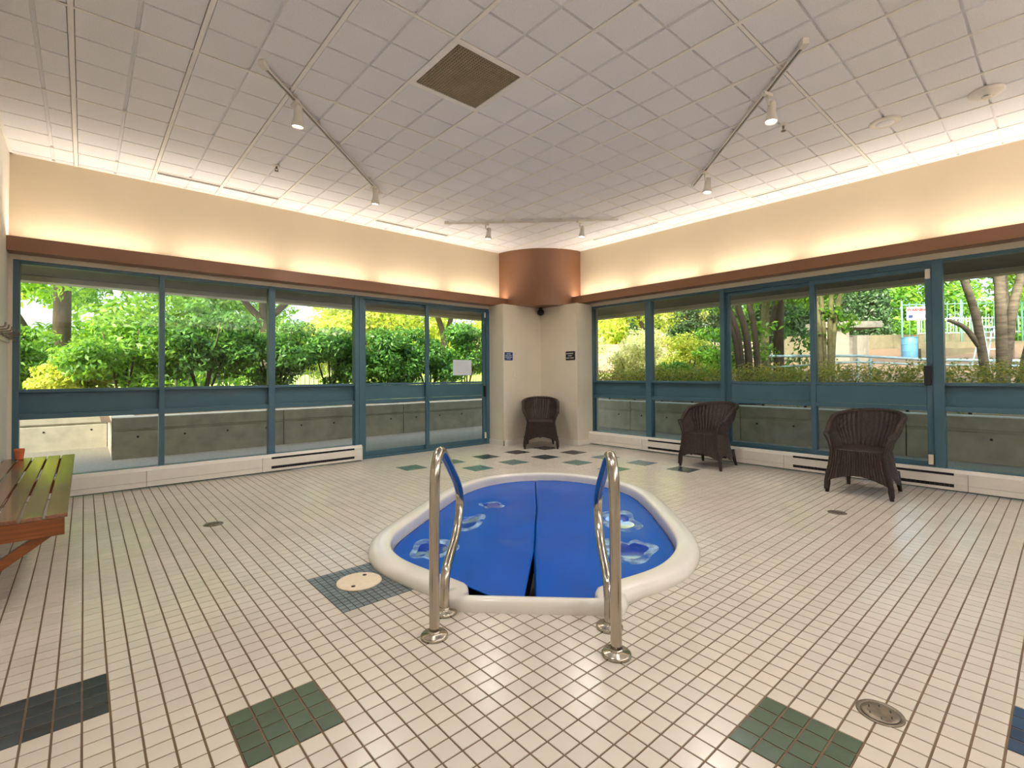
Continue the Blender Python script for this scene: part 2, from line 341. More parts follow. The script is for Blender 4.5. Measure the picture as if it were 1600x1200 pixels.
# ------------------------------------------------------------------ ceiling
ceiling = empty('ceiling', (0, 0, 0), kind='structure', label='suspended ceiling of scored white panels')
box(XS-.1, XW+.25, YB-.1, YW+.25, ZC+.02, ZC+.06).obj('ceiling_deck', 'tee', ceiling)
GX0, GY0, GS = -.07, 4.953, .3048
cache = {}
VENT = (3, 5)
def panel_mesh(wd, ht):
    key = (round(wd, 3), round(ht, 3))
    if key in cache: return cache[key]
    b = MB(); b.box(0, wd, 0, ht, .016, .02)
    xs = [k*GS for k in range(3) if k*GS < wd-.01]+[wd]; ys = [k*GS for k in range(5) if k*GS < ht-.01]+[ht]
    for i in range(len(xs)-1):
        for j in range(len(ys)-1):
            x0 = xs[i]+(.0152 if i == 0 else .009); x1 = xs[i+1]-(.0152 if i == len(xs)-2 else .009); y0 = ys[j]+(.0125 if j == 0 else .005); y1 = ys[j+1]-(.0125 if j == len(ys)-2 else .005)
            if x1-x0 < .02 or y1-y0 < .02: continue
            v = .004; b.add([(x0, y0, .017), (x1, y0, .017), (x1, y1, .017), (x0, y1, .017), (x0+v, y0+v, 0), (x1-v, y0+v, 0), (x1-v, y1-v, 0), (x0+v, y1-v, 0)], [(4, 7, 6, 5), (0, 4, 5, 1), (1, 5, 6, 2), (2, 6, 7, 3), (3, 7, 4, 0)])
    cache[key] = b.mesh('ceiling_tile', 'ceil', False); return cache[key]
xs = [x for x in (GX0+2*GS*i for i in range(-3, 14)) if XS < x < XW]; ys = [y for y in (GY0-4*GS*j for j in range(-2, 8)) if YB < y < YW]
bx = [XS]+xs+[XW]; by = [YB]+sorted(ys)+[YW]
VX0, VX1, VY0, VY1 = GX0+6*GS, GX0+8*GS, GY0-8*GS, GY0-6*GS
for i in range(len(bx)-1):
    for j in range(len(by)-1):
        x0, x1, y0, y1 = bx[i], bx[i+1], by[j], by[j+1]
        if x1-x0 < .03 or y1-y0 < .03: continue
        if abs(x0-VX0) < .01 and y0-.01 < VY0 < y1-.05: y0 = VY1
        o = link('ceiling_tile', panel_mesh(x1-x0, y1-y0), ceiling, (x0, y0, ZC))
        if y1-y0 < .5: pass
for x in xs: box(x-.0135, x+.0135, YB, YW, ZC-.0045, ZC+.012).obj('main_tee', 'tee', ceiling)
for y in ys: box(XS, XW, y-.010, y+.010, ZC-.003, ZC+.012).obj('cross_tee', 'tee', ceiling)
box(VX0, VX1, VY1-.012, VY1+.012, ZC-.0015, ZC+.012).obj('cross_tee', 'tee', ceiling)
b = MB(); b.box(XS, XW, YW-.022, YW, ZC-.002, ZC+.01); b.box(XW-.022, XW, YB, YW, ZC-.002, ZC+.01); b.box(XS, XS+.022, YB, YW, ZC-.002, ZC+.01)
b.obj('wall_angle', 'tee', ceiling)
# air return grille (egg-crate)
vent = empty('ceiling_vent', (VX0, VY0, ZC), label='dark square egg-crate air grille set in the white ceiling', cat='vent')
W = 2*GS; b = MB()
for x0, x1, y0, y1 in ((0, W, 0, .035), (0, W, W-.035, W), (0, .035, .035, W-.035), (W-.035, W, .035, W-.035)): b.box(x0, x1, y0, y1, -.004, .004, bev=.001)
b.obj('frame', 'tee', vent)
b = MB(); n = 26
vm = mat('bronze_grille', (184, 166, 138), .5, 10, .1)
for k in range(1, n):
    t = .035+(W-.07)*k/n; b.box(t-.002, t+.002, .035, W-.035, -.001, .008); b.box(.035, W-.035, t-.002, t+.002, -.001, .008)
tag(b.obj('grille_core', vm, vent), kind='stuff')
box(.03, W-.03, .03, W-.03, .0105, .0115).obj('backing', 'dark', vent)
# linear slot diffusers
def slot(loc, rz, label):
    t = empty('slot_diffuser', loc, rz, label, 'diffuser', None); L_ = 1.2
    b = MB(); b.box(0, L_, -.036, -.028, -.003, .006); b.box(0, L_, .028, .036, -.003, .006); b.box(0, .01, -.028, .028, -.003, .006); b.box(L_-.01, L_, -.028, .028, -.003, .006); b.obj('frame', 'tee', t)
    for y in (-.0095, .0095): box(.01, L_-.01, y-.002, y+.002, -.0032, .004).obj('blade', 'tee', t)
    box(.01, L_-.01, -.028, .028, -.002, -.0008).obj('dark_slot', 'dark', t)
slot((.555, 6.222, ZC), 0, 'narrow slot diffuser in ceiling above the left windows, nearer the bench')
slot((2.97, 6.222, ZC), 0, 'narrow slot diffuser in ceiling above the left glass door')
slot((6.045, 1.325, ZC), PI/2, 'narrow slot diffuser in ceiling above the right windows, nearer the camera')
slot((6.045, 3.77, ZC), PI/2, 'narrow slot diffuser in ceiling above the right windows, nearer the brown drum')
# detectors, sprinklers
t = empty('smoke_detector', (5.134, .385, ZC), 0, 'domed white smoke detector with a central nub, at right of the ceiling', 'detector')
MB().lathe([(.105, 0), (.107, -.012), (.095, -.024), (.055, -.038), (.03, -.042)], 32).obj('base', 'whitemetal', t)
MB().lathe([(.028, -.038), (.03, -.05), (.024, -.058), (.006, -.06)], 20).obj('sensor_nub', 'whitemetal', t); box(-.03, -.018, -.012, .012, -.046, -.036).obj('vent_gap', 'dark', t)
t = empty('ceiling_speaker', (5.108, 1.001, ZC), 0, 'flat round white ceiling speaker plate with a raised ring', 'speaker')
MB().lathe([(.112, 0), (.112, -.008), (.098, -.016), (.085, -.012), (.06, -.011), (.01, -.011)], 32).obj('bezel', 'whitemetal', t)
MB().lathe([(.066, -.0105), (.064, -.014), (.03, -.018), (.005, -.019)], 28).obj('grille', 'ceil', t)
def sprinkler(loc, label):
    t = empty('sprinkler_head', loc, 0, label, 'sprinkler', 'ceiling sprinkler heads')
    MB().lathe([(.036, 0), (.036, -.004), (.018, -.010), (.012, -.012)], 20).obj('escutcheon', 'whitemetal', t)
    MB().lathe([(.009, -.010), (.009, -.03), (.006, -.034)], 12).obj('nozzle', 'drain', t)
    b = MB()
    for s in (-1, 1): b.tube([(s*.008, 0, -.026), (s*.016, 0, -.04), (s*.003, 0, -.055)], .003, 6)
    b.obj('yoke', 'drain', t); MB().lathe([(.02, -.055), (.02, -.058), (.004, -.06)], 14).obj('deflector', 'drain', t)
sprinkler((1.45, 5.241, ZC), 'small sprinkler head on ceiling left of the long track light')
sprinkler((4.491, 1.583, ZC), 'small sprinkler head on ceiling beside the right track light')

# ------------------------------------------------------------------ track lights
def track(a, b_, heads, label):
    a = Vector((a[0], a[1], 0)); c = Vector((b_[0], b_[1], 0)); L_ = (c-a).length; rz = math.atan2(c.y-a.y, c.x-a.x)
    t = empty('track_light', (a.x, a.y, ZC), rz, label, 'light', 'ceiling track lights')
    bar = MB(); bar.box(0, L_, -.016, -.009, -.036, -.018); bar.box(0, L_, .009, .016, -.036, -.018); bar.box(0, L_, -.016, .016, -.022, -.018); bar.obj('track_bar', 'whitemetal', t)
    box(.03, L_-.03, -.004, .004, -.026, -.0225).obj('conductor_slot', 'dark', t)
    box(-.03, .03, -.022, .022, -.042, 0, bev=.004).obj('feed_box', 'whitemetal', t)
    for k in range(1, 6): box(L_*k/6-.012, L_*k/6+.012, -.024, .024, -.019, 0).obj('mounting_clip', 'whitemetal', t)
    for s, yaw in heads:
        hd = empty('lamp_head', (s, 0, -.04), yaw, None); hd.parent = t
        bb = MB(); bb.box(-.05, .05, -.017, .017, -.022, 0, bev=.003); bb.tube([(0, 0, -.02), (0, 0, -.06), (.015, 0, -.075), (.055, 0, -.078)], .009, 8); bb.obj('stem', 'whitemetal', hd)
        q = Matrix.Translation((.062, 0, -.06)) @ Matrix.Rotation(.12, 4, 'Y')
        can = MB(); can.lathe([(.012, .012), (.026, .008), (.03, -.01), (.031, -.075), (.036, -.10), (.044, -.125), (.045, -.150), (.041, -.150), (.037, -.128), (.03, -.12)], 24)
        can.v = [tuple(q @ Vector(v)) for v in can.v]; can.obj('can', 'whitemetal', hd)
        ln = MB().lathe([(.038, -.138), (.030, -.141), (.012, -.143), (.002, -.143)], 20); ln.v = [tuple(q @ Vector(v)) for v in ln.v]; ln.obj('lens', 'lens', hd)
        sp = bpy.data.lights.new('spot', 'SPOT'); sp.energy = SPOT_W; sp.color = (1, .97, .92); sp.spot_size = 2.7; sp.spot_blend = 1; sp.shadow_soft_size = .06
        so_ = bpy.data.objects.new('spot', sp); COL.objects.link(so_); so_.parent = hd; so_.location = q @ Vector((0, 0, -.17)); so_.rotation_euler = (0, .12, 0)
    return t
track((.902, 3.554), (2.569, 5.214), [(.42, -2.3), (2.10, -2.3)], 'long white track light on the left half of the ceiling')
track((3.448, 1.087), (5.119, 2.754), [(.52, -1.0), (1.94, -.8)], 'long white track light on the right half of the ceiling')
track((3.77, 5.657), (5.459, 4.018), [(.54, .8), (1.83, .8)], 'long white track light before the brown corner drum')
track((.62, 2.28), (2.28, .62), [(.5, .8), (1.85, .8)], 'unseen white track light added above the camera to fill the room')  # extra track out of view, added to brighten the room

# ------------------------------------------------------------------ walls, coves, corner
def struct(o, label=None): o['kind'] = 'structure'; return tag(o, label)
CBL, CTL = 2.35, 2.482
wl = empty('wall_left', kind='structure'); wr = empty('wall_right', kind='structure')
box(XS-.2, XW+.02, YW, YW+.2, 2.365, ZC+.05).obj('upper_wall', 'wall', wl)
box(XW, XW+.2, YB-.2, YW, 2.385, ZC+.05).obj('upper_wall', 'wall', wr)
box(XS-.2, 5.30, YG-.035, YG+.12, 2.302, 2.366).obj('window_head', 'block', wl)
box(XG-.035, XG+.12, YB-.2, 5.36, 2.320, 2.386).obj('window_head', 'block', wr)
struct(box(XS-.2, XS, YB-.2, YG+.3, -.05, ZC+.05).obj('wall_side', 'white'))
struct(box(XS-.2, XW+.3, YB-.2, YB, -.05, ZC+.05).obj('wall_back', 'white'))
box(XS, -.51, YG-.05, YG+.12, 0, 2.31).obj('window_jamb', 'block', wl)
# corner pier block (concave corner between two short returns)
PX0, PY0 = 5.225, 5.34
pier = empty('wall_corner', kind='structure')
ring = [(PX0, YG+.1), (PX0, 6.18), (6.10, 6.18), (6.10, PY0), (XG+.12, PY0), (XG+.12, YG+.1)]
n = len(ring); MB().add([(x, y, 0) for x, y in ring]+[(x, y, 2.352) for x, y in ring], [(i, (i+1) % n, n+(i+1) % n, n+i) for i in range(n)]+[(0, 1, 2, 5), (2, 3, 4, 5), (n, n+1, n+2, n+5), (n+2, n+3, n+4, n+5)]).obj('pier_face', 'block', pier)
b = MB(); d = .014
for x0, x1, y0, y1 in ((PX0-d, PX0, 6.18-d, YG-.05), (PX0-d, 6.10-d, 6.18-d, 6.18), (6.10-d, 6.10, PY0-d, 6.18-d), (6.10, XG-.03, PY0-d, PY0)): b.box(x0, x1, y0, y1, 0, .085)
struct(b.obj('baseboard_corner', 'whitemetal'))
def arc_face(r, a0, a1, n): return [(XW-r*math.cos(a0+(a1-a0)*k/n), YW-r*math.sin(a0+(a1-a0)*k/n)) for k in range(n+1)]
arc = arc_face(1.0, 0, PI/2, 40)
vs = [(x, y, 2.345) for x, y in arc]+[(x, y, ZC) for x, y in arc]+[(XW, YW, 2.345)]
k = len(arc); b = MB(); b.add(vs, [(i, i+1, k+i+1, k+i) for i in range(k-1)], True); b.add(vs, [(2*k, i+1, i) for i in range(k-1)])
struct(b.obj('trim_drum', 'brown'), 'brown quarter-round drum over the room corner')
def cove(axis, label):
    c = empty('trim_1' if axis == 'x' else 'trim_2', kind='structure', label=label)
    if axis == 'x':
        a0, a1, f, wl_, zb, zt = XS, 5.52, 6.36, YW, 2.346, 2.482
        box(a0, a1, f, f+.02, zb, zt, bev=.003).obj('fascia', 'brown', c); box(a0, a1, f+.02, wl_, zb+.004, zb+.022).obj('tray', 'brown', c)
    else:
        a0, a1, f, wl_, zb, zt = YB, 5.63, 6.26, XW, 2.368, 2.494
        box(f, f+.02, a0, a1, zb, zt, bev=.003).obj('fascia', 'brown', c); box(f+.02, wl_, a0, a1, zb+.004, zb+.022).obj('tray', 'brown', c)
    n = 5 if axis == 'x' else 7; L_ = (a1-a0)/n
    for i in range(n):
        m_ = a0+L_*(i+.5); lw = L_*.86
        tb = MB(); r = .013
        if axis == 'x': tb.tube([(m_-lw/2, f+.10, zb+.06), (m_+lw/2, f+.10, zb+.06)], r, 10); loc = (m_, f+.065, zt-.022); sz = (lw, .10)
        else: tb.tube([(f+.10, m_-lw/2, zb+.045), (f+.10, m_+lw/2, zb+.045)], r, 10); loc = (f+.065, m_, zt-.022); sz = (.10, lw)
        tb.obj('tube_lamp', 'lens', c); area('cove_lamp', loc, sz[0], sz[1], COVE_W, (1, .89, .74), (0, 0, 1)).rotation_euler = (PI+.38, 0, 0) if axis == 'x' else (PI, -.38, 0)
cove('x', 'brown light cove running above the left windows'); cove('y', 'brown light cove running above the right windows')
c = empty('trim_3', kind='structure', label='unseen brown cove added on the back wall to light the ceiling')  # cove and lamps added out of view as uplight for the ceiling
box(XS, XW, YB+.20, YB+.22, 2.346, 2.482, bev=.003).obj('fascia', 'brown', c); box(XS, XW, YB, YB+.20, 2.350, 2.368).obj('tray', 'brown', c)
for i in range(5):
    x = XS+1.4*(i+.5); MB().tube([(x-.6, YB+.10, 2.41), (x+.6, YB+.10, 2.41)], .013, 10).obj('tube_lamp', 'lens', c); area('cove_lamp', (x, YB+.11, 2.41), 1.2, .10, COVE_W*12, (.96, .97, 1), (0, 0, 1)).rotation_euler = (PI-.8, 0, 0)

# ------------------------------------------------------------------ windows
def wbox(axis, pl, a0, a1, d0, d1, z0, z1, bev=.002):
    """axis 'x': wall along X at y=pl; d runs outwards from the glass plane"""
    return box(a0, a1, pl+d0, pl+d1, z0, z1, bev=bev) if axis == 'x' else box(pl+d0, pl+d1, a0, a1, z0, z1, bev=bev)
RT, RB, PB, LB = 1.066, 1.035, .828, .777
def bay(axis, pl, parent, a0, a1, zt, zb, inset=.0, panel_in=.055, fr=.0):
    wbox(axis, pl, a0, a1, -.03, .05, RB, RT).obj('rail', 'teal', parent)
    wbox(axis, pl, a0, a1, -.03, .05, LB, PB).obj('rail', 'teal', parent)
    wbox(axis, pl, a0, a1, panel_in-.03, panel_in, PB, RB, bev=0).obj('spandrel_panel', 'teald', parent)
    wbox(axis, pl, a0, a1, .012, .018, RT, zt, bev=0).obj('glass_pane', 'glass', parent)
    wbox(axis, pl, a0, a1, .012, .018, zb, LB, bev=0).obj('glass_pane', 'glass', parent)
ZTL, ZTR = 2.302, 2.320; HD = .036
w1 = empty('window_1', kind='structure', label='left bank of teal framed windows')
wbox('x', YG, -.51, 2.97, -.03, .06, ZTL-HD, ZTL).obj('head_rail', 'teal', w1)
wbox('x', YG, -.51, 2.84, -.03, .06, .17, .205).obj('sill_rail', 'teal', w1)
for a0, a1 in ((-.51, -.463), (.618, .667), (1.727, 1.801), (2.839, 2.90)): wbox('x', YG, a0, a1, -.045, .06, .0, ZTL-.001).obj('mullion', 'teal', w1)
for a0, a1 in ((-.463, .618), (.667, 1.727), (1.801, 2.839)): bay('x', YG, w1, a0, a1, ZTL-HD, .205)
d1 = empty('door_1', kind='structure', label='teal framed sliding glass door at left of the corner')
wbox('x', YG, 2.90, 5.24, -.04, .07, ZTL-HD, ZTL-.0015).obj('head_rail', 'teal', d1); wbox('x', YG, 2.90, 5.24, -.05, .07, 0, .028).obj('threshold', 'teal', d1)
wbox('x', YG, 2.90, 2.966, -.05, .07, .028, ZTL-HD).obj('jamb', 'teal', d1); wbox('x', YG, 5.155, 5.238, -.05, .07, .028, ZTL-HD).obj('jamb', 'teal', d1)
def leaf(axis, pl, a0, a1, off, zt, zb, parent, st=.055, br=.07):
    lf = empty('door_leaf', (0, 0, 0)); lf.parent = parent; p = pl+off
    for s0, s1 in ((a0, a0+st), (a1-st, a1)): wbox(axis, p, s0, s1, -.018, .018, zb, zt).obj('stile', 'teal', lf)
    wbox(axis, p, a0+st, a1-st, -.018, .018, zt-.045, zt).obj('rail', 'teal', lf); wbox(axis, p, a0+st, a1-st, -.018, .018, zb, zb+br).obj('rail', 'teal', lf)
    wbox(axis, p, a0+st, a1-st, -.018, .018, RB, RT).obj('rail', 'teal', lf); wbox(axis, p, a0+st, a1-st, -.018, .018, LB, PB).obj('rail', 'teal', lf)
    wbox(axis, p, a0+st+.002, a1-st-.002, -.011, .006, PB+.003, RB-.003).obj('spandrel_panel', 'teald', lf)
    wbox(axis, p, a0+st, a1-st, -.003, .003, RT, zt-.045, bev=0).obj('glass_pane', 'glass', lf); wbox(axis, p, a0+st, a1-st, -.003, .003, zb+br, LB, bev=0).obj('glass_pane', 'glass', lf)
    return lf
leaf('x', YG, 2.966, 4.07, .03, ZTL-HD, .028, d1); lf = leaf('x', YG, 3.985, 5.155, -.01, ZTL-HD, .028, d1)
box(5.105, 5.15, YG-.06, YG-.03, .80, .99, bev=.006).obj('latch_handle', 'black', lf); box(5.125, 5.15, YG-.05, YG-.029, .10, .20, bev=.004).obj('floor_bolt', 'whitemetal', lf); box(5.125, 5.15, YG-.05, YG-.029, 2.15, 2.24, bev=.004).obj('floor_bolt', 'whitemetal', lf)
w2 = empty('window_2', kind='structure', label='right bank of teal framed windows')
wbox('y', XG, YB, 5.425, -.03, .06, ZTR-HD, ZTR).obj('head_rail', 'teal', w2); wbox('y', XG, YB, 5.425, -.03, .06, .175, .215).obj('sill_rail', 'teal', w2)
for a0, a1 in ((5.333, 5.43), (4.20, 4.296), (3.062, 3.12), (.831, .915), (-.33, -.24), (-1.5, -1.41)): wbox('y', XG, a0, a1, -.045, .06, .0, ZTR-.001).obj('mullion', 'teal', w2)
for a0, a1 in ((4.296, 5.333), (3.12, 4.20), (-.24, .831), (-1.41, -.33), (YB, -1.5)): bay('y', XG, w2, a0, a1, ZTR-HD, .215)
d2 = empty('door_2', kind='structure', label='sliding sash in the right window bank')
wbox('y', XG, .915, 3.062, -.04, .07, ZTR-HD-.022, ZTR-HD).obj('head_rail', 'teal', d2)
leaf('y', XG, 1.975, 3.062, .03, ZTR-HD-.022, .215, d2, br=.05); lf = leaf('y', XG, .915, 2.035, -.01, ZTR-HD-.022, .215, d2, br=.05)
hb = MB(); hb.box(XG-.07, XG-.03, .93, .985, 1.04, 1.24, bev=.006); hb.obj('pull_handle', 'black', lf)
for z0 in (.235, 2.13): box(XG-.05, XG-.029, .925, .965, z0, z0+.10, bev=.004).obj('lock_bracket', 'block', lf)
# solid pale sheet imitating a reflection in the left glass door
t = empty('reflection_sheet', (4.48, YG-.035, 1.17), 0, 'pale sheet imitating a reflection in the sliding glass door', 'reflection_sheet')

# ------------------------------------------------------------------ baseboard heaters
def heater(axis, a0, a1, front, wallp, zt, segs, label):
    t = empty('baseboard_heater', (0, 0, 0), 0, label, 'heater', 'white baseboard heaters'); s = 1
    ex = lambda prof, b0, b1, nm, m_: MB().extrude(prof, axis, b0, b1).obj(nm, m_, t)
    D_ = wallp-front
    topp = [(front+.004, zt-.035), (front+.012, zt-.008), (front+.03, zt), (wallp, zt-.02), (wallp, zt-.03), (front+.02, zt-.014)]
    ex(topp, a0, a1, 'top_ledge', 'whitemetal')
    ex([(front+.02, .012), (front+.03, .012), (front+.03, zt-.03), (front+.02, zt-.03)], a0, a1, 'back_pan', 'dark')
    for b0, b1, kind in segs:
        g = .002
        if kind == 'panel':
            ex([(front, .078), (front+.012, .078), (front+.012, zt-.030), (front, zt-.036)], b0+g, b1-g, 'cover_panel', 'whitemetal')
            ex([(front+.002, .022), (front+.014, .022), (front+.014, .075), (front+.002, .075)], b0+g, b1-g, 'lower_trim', 'whitemetal')
        else:
            ex([(front, zt-.058), (front+.012, zt-.058), (front+.012, zt-.030), (front, zt-.036)], b0+g, b0+.10, 'cover_panel', 'whitemetal'); ex([(front, zt-.058), (front+.012, zt-.058), (front+.012, zt-.030), (front, zt-.036)], b1-.10, b1-g, 'cover_panel', 'whitemetal')
            ex([(front, .082), (front+.012, .082), (front+.012, zt-.060), (front, zt-.060)], b0+g, b1-g, 'cover_panel', 'whitemetal')
            for q0, q1 in ((b0+g, b0+.10), (b1-.10, b1-g)): ex([(front, .048), (front+.012, .048), (front+.012, .080), (front, .080)], q0, q1, 'cover_panel', 'whitemetal')
            ex([(front+.002, .022), (front+.014, .022), (front+.014, .048), (front+.002, .048)], b0+g, b1-g, 'lower_trim', 'whitemetal')
            fb = MB()
            for k in range(40):
                c = b0+.1+(b1-b0-.2)*k/39
                if axis == 'x': fb.box(c-.001, c+.001, front+.014, front+.02, .05, .078)
                else: fb.box(front+.014, front+.02, c-.001, c+.001, .05, .078)
            tag(fb.obj('fins', 'fin', t), kind='stuff')
    for q in (a0, a1-.012): ex([(front-.002, .015), (wallp, .015), (wallp, zt-.018), (front+.03, zt+.002), (front-.002, zt-.02)], q, q+.012, 'end_cap', 'whitemetal')
    return t
heater('x', XS+.005, 2.88, 6.415, YG-.048, .225, [(XS+.005, .5, 'panel'), (.5, 1.62, 'panel'), (1.62, 2.87, 'slot')], 'white baseboard heater under the left windows, ending at the glass door')
heater('y', -2.55, 5.335, 6.375, XG-.048, .222, [(-2.55, -.9, 'panel'), (-.9, .66, 'panel'), (.66, 2.3, 'slot'), (2.3, 2.9, 'panel'), (2.9, 4.3, 'slot'), (4.3, 5.33, 'panel')], 'white baseboard heater under the right windows behind the wicker chairs')

# ------------------------------------------------------------------ spa
spa = empty('spa_tub', (0, 0, 0), 0, 'sunken spa with a rounded white rim in the tiled floor', 'spa')
prof = [(0, -.55), (0, .02), (.012, .042), (.05, .056), (.13, .061), (.40, .0625), (.70, .060), (.85, .051), (.95, .034), (1.0, .012), (.985, -.003)]
N_ = len(inner); vs = []; fs = []
def rim_z(i): return 1.0
for q, z in prof:
    for a, c in zip(inner, outer):
        p = a*(1-q)+c*q; vs.append(pg(p[0], p[1], z))
for r in range(len(prof)-1):
    for i in range(N_): fs.append((r*N_+i, r*N_+(i+1) % N_, (r+1)*N_+(i+1) % N_, (r+1)*N_+i))
MB().add(vs, fs, True).obj('rim', 'fibreglass', spa)
def fan(z, pts):
    c = np.mean(pts, axis=0); return MB().add([pg(p[0], p[1], z) for p in pts]+[pg(c[0], c[1], z)], [(i, (i+1) % len(pts), len(pts)) for i in range(len(pts))])
MB().add([pg(p[0], p[1], -.55) for p in inner], tessellate_polygon([[Vector((p[0], p[1], 0)) for p in inner]])).obj('basin_floor', 'fibreglass', spa)
wt = MB().add([pg(p[0], p[1], -.10) for p in inner], tessellate_polygon([[Vector((p[0], p[1], 0)) for p in inner]])).obj('spa_water', 'water'); tag(wt, 'dark still water showing under the gap in the blue cover', 'water', kind='stuff')
# cover halves
side_l = [p for p in inner if p[1] < -.04 and p[0] > -1.56]; 
def bound(p, side):
    best = None; M_ = len(inner)
    for i in range(M_):
        a, c = inner[i], inner[(i+1) % M_]
        if (a[0]-p)*(c[0]-p) <= 0 and abs(a[0]-c[0]) > 1e-6:
            g = a[1]+(c[1]-a[1])*(p-a[0])/(c[0]-a[0])
            if side < 0: best = g if best is None else min(best, g)
            else: best = g if best is None else max(best, g)
    return best
dents = [(-.80, -.80, .20, .15, .02), (-.10, -.62, .22, .11, .018), (.38, -.45, .10, .16, .012), (-.10, .62, .26, .15, .02), (-.72, .60, .26, .16, .022), (-.50, -.22, .12, .20, .012), (-.35, .22, .3, .22, .015)]
def cz(p, g):
    z = -.036
    for dp, dg, rp_, rg, dz in dents: z -= dz*math.exp(-((p-dp)/rp_)**2-((g-dg)/rg)**2)
    z += .03*math.exp(-((g+.06)/.09)**2-((p+.2)/.2)**2)
    z += .008*max(0, (p-.7)/.7)**2
    e = min(abs(g-bound(p, -1)), abs(g-bound(p, 1))); z += .004*math.exp(-e/.06)
    return z+.003*math.sin(5*p+3*g)*math.sin(4*g-2*p)
def seam(p, side):
    c = -.045-.03*(p > .3)*(p-.3)
    if p < -.75: w = (-.75-p)/.85; return c-.045*w if side < 0 else c+.03*w
    return c-.003 if side < 0 else c+.002
for side, lab in ((-1, 'left half of the blue vinyl spa cover, cut away at its near corner'), (1, 'right half of the blue vinyl spa cover, beside the seam')):
    P_ = list(np.linspace(-1.645, 1.385, 80)); K = 40; vs = []; fs = []
    for p in P_:
        gb = bound(max(-1.64, min(1.38, p)), side); gs = seam(p, side); gb = gb-side*.006
        if side < 0 and p < -1.18: gb = max(gb, -.62+(-1.18-p)*1.28)
        if p > 1.36: gs = gs*.6
        for q in range(K+1):
            g = gs+(gb-gs)*q/K; pc = max(-1.64, min(1.38, p)); z = cz(pc, g)+(.006 if side > 0 else 0)
            if side > 0 and q == 0: z -= .012
            vs.append(pg(p, g, z))
    for r in range(len(P_)-1):
        for q in range(K): a = r*(K+1)+q; fs.append((a, a+1, a+K+2, a+K+1))
    o = MB().add(vs, fs, True).obj('spa_cover', 'cover'); md = o.modifiers.new('thick', 'SOLIDIFY'); md.thickness = .008; md.offset = -1
    tag(o, lab, 'cover', 'two halves of the spa cover')
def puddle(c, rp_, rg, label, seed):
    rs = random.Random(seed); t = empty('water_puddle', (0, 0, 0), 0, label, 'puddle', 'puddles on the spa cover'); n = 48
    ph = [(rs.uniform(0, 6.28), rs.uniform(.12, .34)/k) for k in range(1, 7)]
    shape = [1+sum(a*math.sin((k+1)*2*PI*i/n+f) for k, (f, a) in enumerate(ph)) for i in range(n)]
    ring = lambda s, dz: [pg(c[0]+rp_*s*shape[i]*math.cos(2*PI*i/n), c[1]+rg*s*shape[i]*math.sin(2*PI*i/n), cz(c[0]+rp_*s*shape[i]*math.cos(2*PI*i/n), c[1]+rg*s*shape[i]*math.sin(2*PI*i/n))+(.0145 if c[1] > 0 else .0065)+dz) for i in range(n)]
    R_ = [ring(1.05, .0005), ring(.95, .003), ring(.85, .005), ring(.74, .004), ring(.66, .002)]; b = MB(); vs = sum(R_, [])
    b.add(vs, [(r*n+i, r*n+(i+1) % n, (r+1)*n+(i+1) % n, (r+1)*n+i) for r in range(4) for i in range(n)], True); b.obj('rim', 'rim_glint', t)
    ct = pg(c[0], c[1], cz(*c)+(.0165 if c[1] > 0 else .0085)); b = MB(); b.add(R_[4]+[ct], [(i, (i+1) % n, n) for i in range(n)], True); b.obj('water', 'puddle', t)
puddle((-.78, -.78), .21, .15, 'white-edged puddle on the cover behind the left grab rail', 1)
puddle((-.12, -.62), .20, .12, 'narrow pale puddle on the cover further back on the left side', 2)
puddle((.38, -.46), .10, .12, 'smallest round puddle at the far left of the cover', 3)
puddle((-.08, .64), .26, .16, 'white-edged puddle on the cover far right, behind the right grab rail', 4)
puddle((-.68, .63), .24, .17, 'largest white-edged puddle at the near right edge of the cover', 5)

# grab rails
def rail(g, p0, label):
    t = empty('grab_rail', (0, 0, 0), 0, label, 'rail', 'pair of steel grab rails')
    key = [(0, 0), (.005, .30), (.012, .62), (.035, .745), (.10, .805), (.17, .805), (.25, .765), (.42, .665), (.55, .585), (.645, .505), (.675, .44), (.66, .38), (.60, .315), (.50, .262), (.36, .225), (.27, .19), (.235, .14), (.225, .07), (.222, 0)]
    path = smooth_path([pg(p0+a, g, z) for a, z in key], 6)
    MB().tube(path, .0235, 18).obj('tube', 'steel', t)
    for a in (0, .222):
        x, y, _ = pg(p0+a, g); MB().lathe([(.062, 0), (.062, .010), (.056, .016), (.03, .018), (.0275, .022), (.0275, .03)], 28, (x, y)).obj('flange', 'steel', t)
rail(-.468, -1.945, 'left stainless grab rail standing before the spa'); rail(.328, -2.045, 'right stainless grab rail standing before the spa')

# floor fittings
def drain(x, y, r, label):
    t = empty('floor_drain', (x, y, 0), .3, label, 'drain', 'round floor drains')
    MB().lathe([(r, 0), (r, .0025), (r*.86, .0035), (r*.84, .001), (r*.2, .0012)], 28).obj('cover_ring', 'drain', t)
    MB().lathe([(r*.8, .001), (r*.79, .003), (r*.5, .0038), (r*.02, .004)], 28).obj('plate', 'drain', t)
    for k in range(6):
        a = PI*k/3; box(-r*.1, r*.1, -r*.03, r*.03, .0032, .0042).obj('slot', 'dark', t).location = (r*.5*math.cos(a), r*.5*math.sin(a), 0)
drain(.783, 4.524, .07, 'small dark round drain in the floor left of the spa')
drain(4.766, 1.308, .07, 'small dark round drain in the floor before the right chair')
drain(2.078, .451, .07, 'bronze round drain in the floor at the near right')
t = empty('skimmer_lid', (1.189, 2.697, 0), 0, 'round cream lid with two finger holes on the grey mosaic patch', 'lid')
lidm = mat('cream_plastic', (224, 206, 178), .4, 30, .05)
MB().lathe([(.125, 0), (.125, .004), (.118, .007), (.10, .0075), (.005, .008)], 40).obj('disc', lidm, t)
